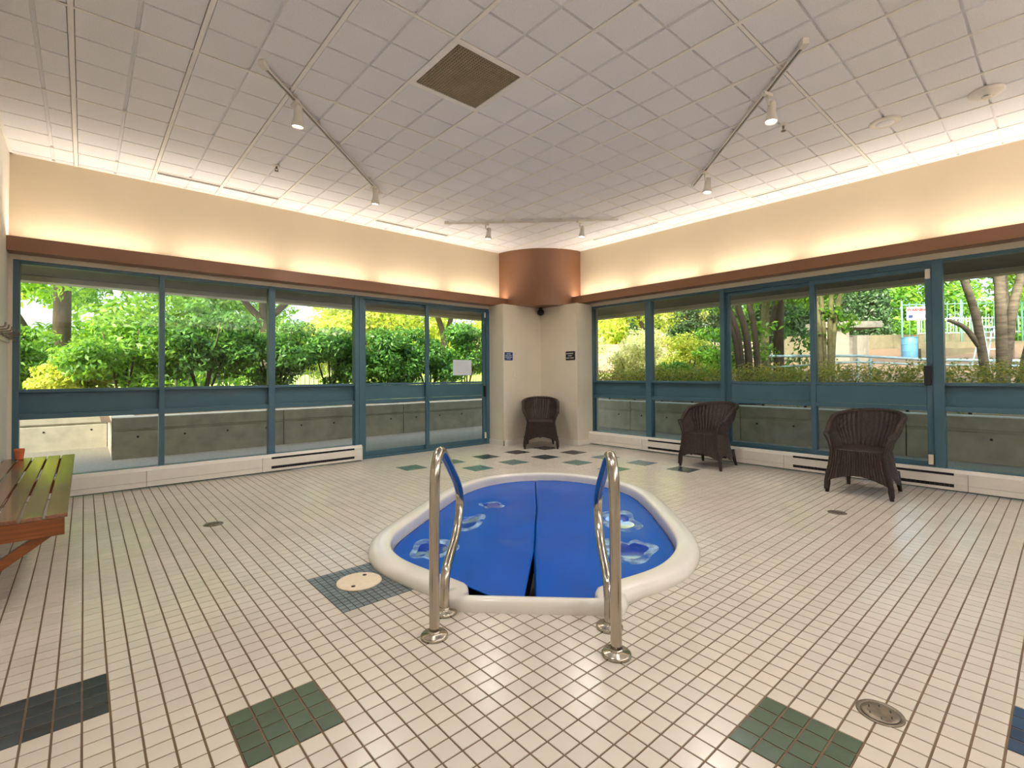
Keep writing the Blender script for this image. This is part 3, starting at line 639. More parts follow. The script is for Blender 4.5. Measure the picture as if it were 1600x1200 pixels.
for a in (.75, .75+PI): MB().lathe([(.012, .0075), (.012, .0086), (.003, .0088)], 14, (.078*math.cos(a), .078*math.sin(a))).obj('finger_hole', 'dark', t)

# ------------------------------------------------------------------ wicker chairs
def make_chair(label, loc, rz):
    t = empty('wicker_armchair', loc, rz, label, 'chair', 'dark wicker tub chairs')
    # local frame: chair looks along -Y
    def kz(z):   # hourglass flare
        return np.interp(z, [0, .12, .28, .42, .50, .60, .78], [1.02, 1.0, .87, .80, .88, 1.05, 1.13])
    def plan(s, z):
        k = float(kz(z)); hw, fy, byk = .262, -.262, .325
        lean = max(0, z-.42)*.28
        if s < .3: q = s/.3; x, y = -hw, fy+(0.02-fy)*q
        elif s > .7: q = (1-s)/.3; x, y = hw, fy+(0.02-fy)*q
        else: a = PI*(s-.3)/.4; x, y = -hw*math.cos(a), .02+(byk-.02)*math.sin(a)
        back = max(0, math.sin(PI*min(1, max(0, (s-.2)/.6))))
        return Vector((x*k, y*(1 if y < 0 else k)+lean*back, z))
    def zt(s): return .575+.205*max(0, math.sin(PI*min(1, max(0, (s-.06)/.88))))**1.3
    def zb(s):
        if s < .3: q = s/.3
        elif s > .7: q = (1-s)/.3
        else: q = (s-.3)/.4
        return .105+.06*math.sin(PI*q)
    K, R_ = 96, 24; vs = []; fs = []
    for i in range(K+1):
        s = i/K; rib = .0042*(1 if i % 2 else -1)
        for r in range(R_+1):
            z = zb(s)+(zt(s)-zb(s))*r/R_; p = plan(s, z); nrm = Vector((p.x, p.y, 0)).normalized(); vs.append(p+nrm*(rib+.0015*(1 if (r+i//2) % 2 else -1)))
    for i in range(K):
        for r in range(R_): a = i*(R_+1)+r; fs.append((a, a+R_+1, a+R_+2, a+1))
    o = MB().add(vs, fs).obj('woven_shell', 'wicker', t); md = o.modifiers.new('thick', 'SOLIDIFY'); md.thickness = .014; md.offset = -1
    # rim roll
    rp_ = [plan(s, zt(s)) for s in np.linspace(0, 1, 90)]; f0, f1 = rp_[0], rp_[-1]
    MB().tube(rp_, [.021+.004*(k % 2) for k in range(90)], 10).obj('rolled_rim', 'wicker', t)
    for s in (0, 1):
        pts = [plan(s, z) for z in np.linspace(.03, .572, 24)]; MB().tube(pts, [.017+.002*(k % 2) for k in range(24)], 8).obj('front_post', 'wickerleg', t)
    # back stake
    pts = [plan(.5, z)+Vector((0, .012, 0)) for z in np.linspace(.10, .76, 12)]; MB().tube(pts, .011, 8).obj('back_stake', 'wickerleg', t)
    # seat
    sv = []; sf = []; n = 26; m_ = 22
    for i in range(n+1):
        v = i/n; y = -.262+.56*v
        hw = .262*.81 if y < .02 else .262*.81*math.sqrt(max(0, 1-((y-.02)/.30)**2))
        for j in range(m_+1):
            x = -hw+2*hw*j/m_; sv.append((x, y, .425+.018*math.sin(PI*v)*math.cos(x*5)-.012*(v < .05)+.002*((i+j) % 2)))
    for i in range(n):
        for j in range(m_): a = i*(m_+1)+j; sf.append((a, a+1, a+m_+2, a+m_+1))
    o = MB().add(sv, sf).obj('seat', 'wicker', t); md = o.modifiers.new('thick', 'SOLIDIFY'); md.thickness = .02; md.offset = -1
    # front apron with arched hem
    av = []; af = []; n = 44; R2 = 14
    for i in range(n+1):
        q = i/n; hem = .105+.085*math.sin(PI*q)**.9
        for r in range(R2+1):
            z = hem+(.428-hem)*r/R2; a = plan(0, z); c = plan(1, z); p = a.lerp(c, q); av.append((p.x, p.y-.006-.012*math.sin(PI*q)+.0042*(1 if i % 2 else -1), z))
    for i in range(n):
        for r in range(R2): a = i*(R2+1)+r; af.append((a, a+1, a+R2+2, a+R2+1))
    o = MB().add(av, af).obj('front_apron', 'wicker', t); md = o.modifiers.new('thick', 'SOLIDIFY'); md.thickness = .012; md.offset = -1
    for x, y, sy in ((-.25, -.25, 0), (.25, -.25, 0), (-.21, .215, .075), (.21, .215, .075)):
        MB().tube([(x, y, .20), (x*1.0, y+sy*.6, .08), (x*1.04, y+sy, 0)], [.022, .021, .017], 10).obj('leg', 'wickerleg', t)
    return t
make_chair('dark wicker armchair in the corner between the two signs', (5.60, 5.695, 0), -PI/4+.03)
def chair_at(front_a, front_b, label):
    a, c = Vector(front_a), Vector(front_b); mid = (a+c)/2; dirv = (c-a).normalized(); nrm = Vector((-dirv.y, dirv.x))
    if nrm.x > 0: nrm = -nrm
    ctr = mid-nrm*.25; rz = math.atan2(nrm.y, nrm.x)+PI/2; return make_chair(label, (ctr.x, ctr.y, 0), rz)
chair_at((5.735, 3.275), (5.75, 2.80), 'dark wicker armchair before the right windows, the farther of the two there')
chair_at((5.544, 1.603), (5.541, 1.086), 'dark wicker armchair nearest the camera, before the sliding sash')

# ------------------------------------------------------------------ bench, cup, coat rack
t = empty('slatted_bench', (0, 0, 0), 0, 'glossy red-brown slatted bench fixed to the left side wall', 'bench')
e = [-.063, -.157, -.251, -.345, -.439, -.533]
for i in range(5): box(e[i+1]+.006, e[i]-.006 if i else e[i], 3.575, 6.26, .428, .45, bev=.003).obj('slat', 'wood', t)
for y in (3.58, 4.9, 6.2): box(-.535, -.075, y, y+.045, .335, .427, bev=.003).obj('cross_bearer', 'wood2', t)
for y in (3.60, 6.2):
    b = MB(); q = [(-.535, .02), (-.535, .10), (-.20, .335), (-.13, .335), (-.13, .33)]; b.extrude([(-.537, .03), (-.537, .09), (-.20, .335), (-.12, .335)], 'y', y, y+.04); b.obj('brace', 'wood2', t)
cup = empty('ribbed_cup', (-.43, 6.17, .45), 0, 'small ribbed orange cup on the far end of the bench', 'cup')
MB().lathe([(.026, 0), (.030, .012), (.027, .02), (.032, .034), (.029, .042), (.034, .056), (.031, .064), (.036, .078), (.034, .096), (.03, .096), (.026, .02)], 20).obj('body', 'terracotta', cup)
t = empty('coat_rack', (XS, 5.2, 1.55), 0, 'metal coat rack with hooks on the side wall by the left window', 'rack')
box(0, .016, 0, 1.32, -.05, .05, bev=.003).obj('backboard', 'whitemetal', t)
MB().tube([(.03, .02, 0), (.03, 1.34, 0)], .009, 8).obj('bar', 'drain', t)
for k in range(6):
    y = .1+.22*k; hk = MB(); hk.tube(smooth_path([(.016, y, .01), (.06, y, .012), (.085, y, .02), (.092, y, .05)], 5), .0055, 8); hk.tube(smooth_path([(.016, y, -.012), (.05, y, -.018), (.062, y, -.03), (.064, y, -.045)], 5), .005, 8); hk.obj('hook', 'drain', t)

# ------------------------------------------------------------------ wall signs, camera, switches
def text_bars(parent, rows, wd, ht, m_, seed, axis):
    rs = random.Random(seed); n = len(rows)
    for k, (frac, words_) in enumerate(rows):
        z = ht*(.5-(k+1)/(n+1)); b = MB(); x = -wd*frac/2; hh = ht/(n+1)*.26
        for wi in range(words_):
            ww = wd*frac/words_*.86; c0 = x; nl = 6
            for l in range(nl):
                lw = ww/nl; hgt = hh*rs.uniform(.75, 1); b.box(c0+.1*lw, c0+.82*lw, -.0012, 0, z-hgt, z+hgt); c0 += lw
            x += wd*frac/words_
        tag(b.obj('lettering', m_, parent), kind='stuff')
s1 = empty('wall_sign', (5.338, 6.18, 1.482), 0, 'small blue sign with pale lettering on the left face of the corner', 'sign')
box(-.088, .088, -.006, 0, -.068, .068, bev=.002).obj('plate', 'signblue', s1)
tx = empty('text_block', (0, -.0062, 0)); tx.parent = s1; text_bars(tx, [(.5, 2), (.85, 2), (.85, 3), (.55, 2)], .176, .136, 'paper', 3, 'x')
s2 = empty('wall_sign', (6.10, 5.482, 1.484), -PI/2, 'small black sign with white lettering on the right face of the corner', 'sign')
box(-.104, .104, -.006, 0, -.074, .074, bev=.002).obj('plate', 'signblack', s2)
tx = empty('text_block', (0, -.0062, 0)); tx.parent = s2; text_bars(tx, [(.88, 1), (.5, 1), (.88, 2)], .208, .148, 'signgrey', 5, 'x')
sw = empty('light_switch', (5.47, 6.18, 1.18), 0, 'white light switch plate below the blue sign', 'switch')
box(-.036, .036, -.006, 0, -.06, .06, bev=.002).obj('plate', 'block', sw); box(-.007, .007, -.012, -.006, -.014, .014, bev=.002).obj('toggle', 'whitemetal', sw)
sw = empty('blank_plate', (5.49, 6.18, 1.48), 0, 'narrow white blank plate right of the blue sign', 'plate')
box(-.03, .03, -.006, 0, -.06, .06, bev=.002).obj('plate', 'block', sw); MB().lathe([(.004, 0), (.004, .002), (.001, .0025)], 10).obj('screw', 'drain', sw).matrix_local = Matrix.Translation((0, -.006, .045)) @ Matrix.Rotation(PI/2, 4, 'X')
ca = empty('dome_camera', (6.03, 6.11, 2.345), 0, 'round black security camera under the brown drum', 'camera')
MB().lathe([(.03, 0), (.03, -.03), (.02, -.034)], 16).obj('mount', 'black', ca)
b = MB(); b.lathe([(.004, .060), (.03, .053), (.05, .035), (.06, 0), (.055, -.028), (.035, -.05), (.004, -.06)], 24); o = b.obj('ball', 'black', ca); o.location = (-.01, -.01, -.082)
MB().lathe([(.026, 0), (.026, .01), (.018, .014), (.004, .014)], 18).obj('lens', 'dark', ca).matrix_local = Matrix.Translation((-.044, -.044, -.098)) @ Vector((-1, -1, -.3)).to_track_quat('Z', 'Y').to_matrix().to_4x4()
for nm in ('sheet',): box(0, .37, -.004, 0, 0, .25, bev=.001).obj(nm, 'paper', t := bpy.data.objects['reflection_sheet'])
text_bars((lambda e_: (setattr(e_, 'parent', t), e_)[1])(empty('text_block', (.185, -.0042, .125))), [(.7, 3), (.8, 4), (.75, 3), (.8, 4), (.5, 2)], .36, .24, 'signgrey', 9, 'x')

# ------------------------------------------------------------------ outside: structures
ZG = -.05
struct(box(-12, 9.6, YG+.07, 12.5, ZG-.1, ZG).obj('ground_walkway', 'aggregate'))
struct(box(XG+.07, 9.6, -12, YG+.07, ZG-.1, ZG).obj('ground_path', 'aggregate'))
soff = empty('roof_overhang', kind='structure')
box(-14, 8.72, YG+.125, 8.72, 2.45, 4.15).obj('soffit', 'concrete2', soff); box(XG+.125, 8.72, -12, YG+.125, 2.45, 4.15).obj('soffit', 'concrete2', soff)
box(-14, 8.72, 8.5, 8.72, 2.385, 2.45).obj('drip_edge', 'block', soff); box(8.5, 8.72, -12, 8.5, 2.385, 2.45).obj('drip_edge', 'block', soff)
box(-14, XG+.125, -12, YG+.125, 3.45, 4.15).obj('roof_slab', 'concrete2', soff)
box(-14, XS-.2, YG-.1, YG+.125, ZG, 3.5).obj('outer_wall', 'concrete', soff)
# planters (concrete walls with a groove and tie holes)
PT = .575
def planter(name, axis, face, a0, a1, label, back=None):
    t = empty(name, (0, 0, 0), 0, label, 'planter'); s = .28
    for k in range(int((a1-a0)/2.4)+1):
        b0 = a0+2.4*k; b1 = min(a0+2.4*(k+1), a1)-.012
        if b1-b0 < .05: continue
        pr = [(face, ZG), (face, .352), (face+.025, .36), (face+.025, .39), (face, .398), (face, PT-.012), (face+.012, PT), (face+s, PT), (face+s, ZG)]
        pn = MB().extrude(pr, axis, b0, b1).obj('wall_panel', 'concrete', t)
        for q in (.3, .9, 1.5, 2.1):
            if b0+q < b1:
                hb = MB().lathe([(.016, 0), (.016, .003), (.004, .004)], 10); mm = Matrix.Translation((b0+q, face-.0015, .27)) @ Matrix.Rotation(PI/2, 4, 'X') if axis == 'x' else Matrix.Translation((face-.0015, b0+q, .27)) @ Matrix.Rotation(-PI/2, 4, 'Y')
                hb.v = [tuple(mm @ Vector(v)) for v in hb.v]; hb.obj('tie_hole', 'dark', pn)
    return t
planter('concrete_planter', 'x', 9.35, .32, 9.05, 'long concrete planter wall outside the left windows')
planter('concrete_planter', 'y', 9.05, -8, 9.36, 'long concrete planter wall outside the right windows')
gw = planter('concrete_planter', 'x', 11.2, -8, .32, 'sunlit concrete planter wall seen through the lower left pane')
box(.32, .60, 9.36, 11.2, ZG, PT-.001).obj('wall_panel', 'concrete', bpy.data.objects['concrete_planter'])
# garden ground
def ter(x, y):
    return float(np.interp(x, [11, 16, 24, 26, 28.5, 60], [.5, 1.05, 1.62, 1.74, 2.3, 2.5]))
gx = np.concatenate([np.linspace(-40, .2, 20), np.linspace(.6, 9.1, 14), np.linspace(9.3, 60, 60)]); gy = np.concatenate([np.linspace(-30, 9.2, 40), np.linspace(9.65, 11.3, 5), np.linspace(11.5, 60, 40)])
vs = []; fs = []; nx, ny = len(gx), len(gy)
for x in gx:
    for y in gy: vs.append((x, y, ter(x, y)+.02*math.sin(3*x)*math.cos(2.3*y)))
for i in range(nx-1):
    for j in range(ny-1):
        x, y = (gx[i]+gx[i+1])/2, (gy[j]+gy[j+1])/2
        if (x < 8.9 and y < 9.5) or (x < .4 and y < 11.4): continue
        a = i*ny+j; fs.append((a, a+ny, a+ny+1, a+1))
struct(MB().add(vs, fs, True).obj('ground_garden', 'ground'))

# ------------------------------------------------------------------ foliage
def leaves(name, material, clumps, n, size, parent=None, up_bias=.5, seed=0, shell=.55):
    """clumps: list of (cx,cy,cz, rx,ry,rz); n leaves in all, each a folded leaf of two quads"""
    g = np.random.default_rng(seed); cl = np.array(clumps, float); wgt = np.prod(cl[:, 3:], axis=1)**(2/3); idx = g.choice(len(cl), n, p=wgt/wgt.sum())
    d = g.normal(size=(n, 3)); d /= np.linalg.norm(d, axis=1)[:, None]; r = shell+(1-shell)*g.random(n)**.7
    r *= 1+.12*np.sin(7*d[:, 0]+3*d[:, 2])
    c = cl[idx, :3]+d*cl[idx, 3:]*r[:, None]
    nrm = d*.6+g.normal(size=(n, 3))*.45+np.array((0, 0, up_bias)); nrm /= np.linalg.norm(nrm, axis=1)[:, None]
    t = np.cross(nrm, g.normal(size=(n, 3))); t /= np.linalg.norm(t, axis=1)[:, None]; t[:, 2] -= .25; t /= np.linalg.norm(t, axis=1)[:, None]
    b = np.cross(nrm, t); L_ = size*(.7+.6*g.random(n))[:, None]; W_ = L_*.42
    V = np.empty((n, 6, 3)); V[:, 0] = c-t*L_*.5; V[:, 1] = c-b*W_*.5+nrm*L_*.06; V[:, 2] = c+t*L_*.5-nrm*L_*.1; V[:, 3] = c+b*W_*.5+nrm*L_*.06; V[:, 4] = c; V[:, 5] = c
    V = V[:, :4].reshape(-1, 3); me = bpy.data.meshes.new(name)
    me.vertices.add(4*n); me.vertices.foreach_set('co', V.ravel()); me.loops.add(4*n); me.loops.foreach_set('vertex_index', np.arange(4*n, dtype=np.int32)); me.polygons.add(n)
    me.polygons.foreach_set('loop_start', np.arange(0, 4*n, 4, dtype=np.int32)); me.polygons.foreach_set('loop_total', np.full(n, 4, dtype=np.int32)); me.update(); me.validate(); me.materials.append(M[material])
    o = link(name, me, parent); o['kind'] = 'stuff'; return o
def rclumps(c, r, n, cr, seed):
    rs = random.Random(seed); o = []
    for _ in range(n):
        while True:
            u = Vector((rs.uniform(-1, 1), rs.uniform(-1, 1), rs.uniform(-1, 1)))
            if u.length < 1: break
        k = cr*rs.uniform(.7, 1.25); o.append((c[0]+u.x*r[0], c[1]+u.y*r[1], c[2]+u.z*r[2], k, k, k*.62))
    return o
def shrub(x, y, z0, r, h, material, label, seed, n=5200, size=.10, group=None, name='shrub', cat='shrub'):
    t = empty(name, (x, y, z0), 0, label, cat, group); rs = random.Random(seed)
    for k in range(5):
        a = 2*PI*k/5+rs.uniform(-.4, .4); q = rs.uniform(.3, .7)*r
        MB().tube(smooth_path([(rs.uniform(-.06, .06), rs.uniform(-.06, .06), -.05), (q*.4*math.cos(a), q*.4*math.sin(a), h*.3), (q*math.cos(a), q*math.sin(a), h*.75)], 4), [.028-.0022*i for i in range(9)], 6).obj('stem', 'bark', t)
    leaves('foliage', material, rclumps((0, 0, h*.57), (r*.85, r*.75, h*.36), 18, r*.42, seed), n, size, t, seed=seed); return t
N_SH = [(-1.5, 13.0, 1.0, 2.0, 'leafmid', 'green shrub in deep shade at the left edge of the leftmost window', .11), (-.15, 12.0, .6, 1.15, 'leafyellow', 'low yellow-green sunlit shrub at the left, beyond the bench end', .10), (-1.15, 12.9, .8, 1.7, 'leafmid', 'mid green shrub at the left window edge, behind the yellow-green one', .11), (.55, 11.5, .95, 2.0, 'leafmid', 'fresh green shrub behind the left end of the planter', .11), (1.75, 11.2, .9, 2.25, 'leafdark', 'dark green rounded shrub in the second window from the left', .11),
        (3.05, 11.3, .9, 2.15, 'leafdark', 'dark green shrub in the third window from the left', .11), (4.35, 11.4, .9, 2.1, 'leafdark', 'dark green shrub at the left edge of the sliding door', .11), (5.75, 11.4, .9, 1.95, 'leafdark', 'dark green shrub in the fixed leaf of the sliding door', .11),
        (7.1, 11.5, .95, 2.15, 'leafdark', 'dark green shrub behind the pale reflection in the sliding door', .11), (8.6, 11.9, .95, 2.3, 'leafdark', 'tall dark green shrub at the right edge of the sliding door', .11)]
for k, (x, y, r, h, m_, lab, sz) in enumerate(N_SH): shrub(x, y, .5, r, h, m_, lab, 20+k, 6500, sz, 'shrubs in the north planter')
def tree(x, y, z0, trunks, crowns, material, bark, label, seed, n=9000, size=.16, group=None):
    t = empty('tree', (x, y, z0), 0, label, 'tree', group)
    for pts, r0, r1 in trunks:
        P_ = smooth_path([(p[0]-x, p[1]-y, p[2]-z0) for p in pts], 5); k = len(P_); MB().tube(P_, [r0+(r1-r0)*i/(k-1) for i in range(k)], 10).obj('trunk', bark, t)
    if crowns: leaves('foliage', material, [(c[0]-x, c[1]-y, c[2]-z0)+tuple(c[3:]) for c in crowns], n, size, t, seed=seed)
    return t
def crown(c, r, n, k, seed): return rclumps(c, r, n, k, seed)
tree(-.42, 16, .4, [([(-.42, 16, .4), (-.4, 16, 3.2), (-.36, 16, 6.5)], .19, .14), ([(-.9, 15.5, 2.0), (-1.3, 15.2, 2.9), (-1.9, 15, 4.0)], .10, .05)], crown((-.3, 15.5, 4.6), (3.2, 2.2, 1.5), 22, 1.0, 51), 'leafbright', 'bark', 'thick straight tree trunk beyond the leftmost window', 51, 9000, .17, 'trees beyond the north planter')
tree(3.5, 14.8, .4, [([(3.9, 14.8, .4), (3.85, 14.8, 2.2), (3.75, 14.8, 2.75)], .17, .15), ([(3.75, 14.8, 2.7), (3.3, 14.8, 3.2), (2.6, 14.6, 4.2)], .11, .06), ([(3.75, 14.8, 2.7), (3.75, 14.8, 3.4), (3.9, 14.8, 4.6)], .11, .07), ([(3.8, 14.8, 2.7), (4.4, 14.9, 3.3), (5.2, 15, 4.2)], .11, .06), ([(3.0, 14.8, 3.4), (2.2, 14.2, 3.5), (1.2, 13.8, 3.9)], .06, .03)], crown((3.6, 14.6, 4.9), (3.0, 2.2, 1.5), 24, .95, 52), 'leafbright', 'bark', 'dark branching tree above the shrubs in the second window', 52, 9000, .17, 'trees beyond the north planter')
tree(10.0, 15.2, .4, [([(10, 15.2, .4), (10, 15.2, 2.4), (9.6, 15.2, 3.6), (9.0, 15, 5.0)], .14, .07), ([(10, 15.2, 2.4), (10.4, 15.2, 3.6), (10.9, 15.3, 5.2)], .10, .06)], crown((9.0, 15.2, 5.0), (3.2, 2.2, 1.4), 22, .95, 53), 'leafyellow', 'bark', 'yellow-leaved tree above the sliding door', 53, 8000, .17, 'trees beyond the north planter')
for k, (x, y, z, rx, m_) in enumerate(((-6, 22, 3.4, 4.4, 'leafyellow'), (3, 24, 3.4, 4.6, 'leafbright'), (11, 24, 3.6, 4.6, 'leafyellow'), (19, 24, 3.8, 4.6, 'leafyellow'))):
    t = empty('bush', (x, y, .4), 0, ('sunlit bush far beyond the leftmost window', 'sunlit bush far beyond the second and third windows', 'pale sunlit bush far beyond the sliding door', 'pale sunlit bush far beyond the corner')[k], 'bush', 'far bushes north')
    MB().tube([(0, 0, 0), (.1, 0, 1.2), (0, .1, 2.6)], [.12, .1, .05], 8).obj('stem', 'bark', t); leaves('foliage', m_, crown((0, 0, z-.4), (rx, 1.6, 3.0), 44, 1.2, 60+k), 16000, .26, t, seed=60+k)
def picket_fence(a, b_, z0, h, label, m_='ironfence', pitch=.12, name='fence', r=.009):
    t = empty(name, (0, 0, 0), 0, label, 'fence'); a, b_ = Vector(a), Vector(b_); L_ = (b_-a).length; n = int(L_/pitch); bars = MB()
    for i in range(n+1):
        p = a.lerp(b_, i/n); bars.tube([(p.x, p.y, z0), (p.x, p.y, z0+h)], r, 5)
    tag(bars.obj('pickets', m_, t), kind='stuff')
    for z in (z0+.12, z0+h-.1): MB().tube([(a.x, a.y, z), (b_.x, b_.y, z)], r*1.6, 6).obj('rail', m_, t)
    for i in range(int(L_/2.4)+1):
        p = a.lerp(b_, min(1, i*2.4/L_)); MB().tube([(p.x, p.y, z0-.1), (p.x, p.y, z0+h+.08)], r*3, 8).obj('post', m_, t)
picket_fence((-8, 13.6), (16, 13.6), .5, 1.15, 'thin iron fence behind the shrubs beyond the left windows')

# east garden
t = empty('clipped_hedge', (10.1, 3, .5), 0, 'low clipped hedge flecked yellow and red outside the right windows', 'hedge')
for k in range(14): MB().tube([(0, -3.5+.75*k, -.05), (.05, -3.45+.75*k, .5)], [.025, .012], 6).obj('stem', 'bark', t)
leaves('foliage', 'leafhedge', [(.1*math.sin(k*1.7), -4.2+.45*k, .47+.03*math.sin(k*2.3), .55, .45, .40) for k in range(22)], 34000, .06, t, seed=71, up_bias=.8)
E_SH = [(11.6, 8.0, .8, 1.5, 'leafpale', 'loose pale shrub beside the pier, through the first right pane'), (13.6, 7.6, .9, 1.7, 'leafyellow', 'yellowing shrub beside the pots, through the second right pane'), (12.0, 10.6, 1.2, 2.6, 'leafpale', 'tallest pale shrub, at the left edge of the first right pane'), (15.2, 8.3, .9, 1.2, 'leafpale', 'low pale shrub in front of the grey pots'), (12.6, 8.6, .7, 1.3, 'leafpale', 'pale dry-looking shrub just right of the corner, through the first pane'), (14.2, 9.6, 1.1, 1.9, 'leafpale', 'taller pale shrub behind, through the first right pane'), (11.0, 6.3, .6, 1.0, 'leafmid', 'fresh green shrub at the far end of the hedge'), (12.8, 6.1, .75, 1.9, 'leafmid', 'upright green shrub in the second right pane')]
for k, (x, y, r, h, m_, lab) in enumerate(E_SH): shrub(x, y, ter(x, y), r, h, m_, lab, 80+k, 4200, .10, 'shrubs in the east garden')
def tr(x0, y0, x1, y1, z0=.5, z1=4.6, r0=.07, r1=.045, bend=0.):
    return ([(x0, y0, z0), (x0+(x1-x0)*.3, y0+(y1-y0)*.25+bend, z0+(z1-z0)*.35), (x1, y1, z0+(z1-z0)*.6), (x1+(x1-x0)*.5, y1+(y1-y0)*.5, z1)], r0, r1)
tree(11.0, 4.6, .5, [tr(10.6, 4.60, 10.5, 4.95, r0=.075), tr(10.75, 4.50, 10.5, 4.72, r0=.085), tr(11.0, 4.45, 10.9, 4.62), tr(10.5, 4.6, 10.4, 5.1, r0=.05)], crown((11, 5.2, 4.0), (1.8, 1.6, 1.3), 16, .8, 91)+crown((11.2, 4.9, 1.8), (.7, .7, .9), 14, .32, 191), 'leafmid', 'bark', 'ivy-clad leaning trunks in the third right pane, left group', 91, 5000, .14, 'trees in the east garden')
tree(12.0, 4.7, .7, [tr(12.05, 4.72, 12.1, 4.70, .7, r0=.09, r1=.075)], crown((12.5, 4.8, 4.8), (1.6, 1.6, 1.0), 10, .8, 92), 'leafmid', 'barkgreen', 'straight pale green trunk in the third right pane', 92, 4000, .14, 'trees in the east garden')
tree(13.4, 4.92, .8, [tr(13.4, 4.92, 13.3, 4.85, .8, r0=.13, r1=.11), tr(12.9, 5.0, 13.1, 4.85, .8, r0=.06)], crown((13.8, 4.4, 4.5), (2.0, 1.8, 1.2), 16, .8, 93)+crown((13.6, 4.7, 1.9), (.7, .6, 1.0), 14, .34, 193), 'leafdark', 'bark', 'thickest dark trunk in the third right pane', 93, 5000, .14, 'trees in the east garden')
tree(11.5, 3.25, .5, [tr(11.35, 3.36, 11.3, 3.42, r0=.055, r1=.045), tr(11.42, 3.30, 11.4, 3.36, r0=.04), tr(11.5, 3.22, 11.6, 3.05, r0=.055), tr(11.48, 3.24, 11.4, 3.16, r0=.045)], crown((11.6, 3.3, 3.9), (1.6, 1.4, 1.0), 14, .6, 94)+crown((11.6, 3.3, 2.4), (.35, .4, .9), 10, .26, 194), 'leafmid', 'barkgreen', 'clump of slim mossy trunks behind the sliding sash', 94, 4200, .14, 'trees in the east garden')
kx = [([(11.15, .86, .5), (11.05, .95, 1.6), (10.95, 1.02, 2.2), (10.8, 1.16, 2.9), (10.6, 1.3, 4)], .07, .045), ([(11.05, .95, 1.55), (10.95, 1.12, 1.88), (10.88, 1.26, 2.0), (10.86, 1.34, 2.04)], .045, .025), ([(11.3, .72, .5), (11.28, .73, 2.0), (11.25, .75, 4.2)], .085, .065), ([(11.34, .70, 1.2), (11.42, .60, 2.2), (11.6, .45, 3.0), (11.7, .2, 4.2)], .075, .045), ([(11.4, .55, .5), (11.5, .42, 1.5), (11.6, .30, 2.0), (11.7, .1, 3)], .10, .06), ([(12.4, .78, .6), (12.4, .78, 2.2), (12.4, .8, 4.2)], .09, .08)]
tree(11.3, .72, .5, kx, crown((11.6, .8, 4.0), (1.8, 2.2, .9), 18, .75, 95), 'leafbright', 'barkpale', 'white-flecked multi-stem tree in the rightmost pane', 95, 7000, .14, 'trees in the east garden')
for k, (x, y, z, r, m_) in enumerate(((20, 13.5, 4.6, 3.0, 'leafyellow'), (24, 9.5, 5.6, 3.0, 'leafmid'), (30, -1, 5.6, 3.5, 'leafbright'), (19.5, 1.2, 5.0, 2.4, 'leafbright'))):
    tree(x, y, ter(x, y), [([(x, y, ter(x, y)), (x+.3, y, z-2), (x+.1, y+.3, z)], .2, .1)], crown((x, y, z), (r, r, 1.6), 20, 1.15, 100+k), m_, 'bark', ('sunny yellow-green tree far beyond the first right pane', 'leafy tree beyond the second right pane', 'bright tree behind the white picket fence', 'bright green canopy above the blue barrel')[k], 100+k, 8000, .2, 'far trees east')
for k, (x, y) in enumerate(((24.8, 16.4), (25.8, 14.4), (26.8, 12.6), (27.8, 10.9), (28.8, 9.4), (29.8, 8.0), (30.9, 6.8))):
    t = empty('conifer', (x, y, 2.3), 0, ('leftmost dark conifer, behind the leaning trunks in the third right pane', 'second dark conifer from the left, behind the straight green trunk', 'third dark conifer from the left, behind the thickest dark trunk', 'dark conifer left of the stone shelter, behind the mossy clump', 'dark conifer directly behind the stone shelter', 'dark conifer just right of the stone shelter', 'rightmost dark conifer in the row, beside the green wire fence')[k], 'tree', 'dark conifers behind the shelter')
    MB().tube([(0, 0, 0), (0, 0, 3), (0, 0, 7)], [.2, .16, .05], 8).obj('trunk', 'bark', t); leaves('foliage', 'leafconifer', [(0, 0, .9+.75*q, 1.15-.1*q, 1.15-.1*q, .9) for q in range(9)], 6000, .2, t, seed=110+k, up_bias=.1)
for k, (x, y, m_, lab) in enumerate(((26, 22, 'leafyellow', 'sunlit bush far beyond the first right pane, left of the pale wall'), (34, 20, 'leafpale', 'pale bush far beyond the pale wall'), (37, 13, 'leafmid', 'green bush far behind the dark conifers, leftmost'), (41, 7, 'leafmid', 'green bush far behind the dark conifers, rightmost'), (43, 0, 'leafbright', 'bright bush far behind the white picket fence'), (43, -7, 'leafbright', 'bright bush far behind the multi-stem tree'))):
    t = empty('bush', (x, y, 1.6), 0, lab, 'bush', 'far bushes east'); MB().tube([(0, 0, 0), (.1, 0, 1.6), (0, .1, 3)], [.14, .12, .06], 8).obj('stem', 'bark', t)
    leaves('foliage', m_, crown((0, 0, 3.2), (2.2, 4.2, 3.4), 48, 1.35, 130+k), 14000, .32, t, seed=130+k)
# pipe railing
t = empty('pipe_railing', (0, 0, 0), 0, 'pale blue pipe railing running behind the low hedge', 'railing')
rp_ = [(12.27, 5.2, .75), (12.27, 5.2, 1.50), (12.30, 5.15, 1.565), (12.36, 5.06, 1.585), (13.7, 3.29, 1.56), (14.5, 2.1, 1.45), (15.6, .6, 1.40), (16.5, -1, 1.38)]
MB().tube(rp_, .032, 10).obj('top_pipe', 'pipe', t); MB().tube([(12.5, 4.9, 1.30), (13.7, 3.29, 1.42), (14.5, 2.1, 1.33), (16.5, -1, 1.25)], .022, 8).obj('lower_pipe', 'pipe', t)
for x, y in ((13.7, 3.29), (13.85, 3.08), (15.1, 1.27)): MB().tube([(x, y, ter(x, y)-.1), (x, y, 1.5)], .03, 8).obj('post', 'pipe', t)
t = empty('blue_barrel', (25.4, 4.31, 1.72), 0, 'pale blue barrel standing by the steps, through the sliding sash', 'barrel')
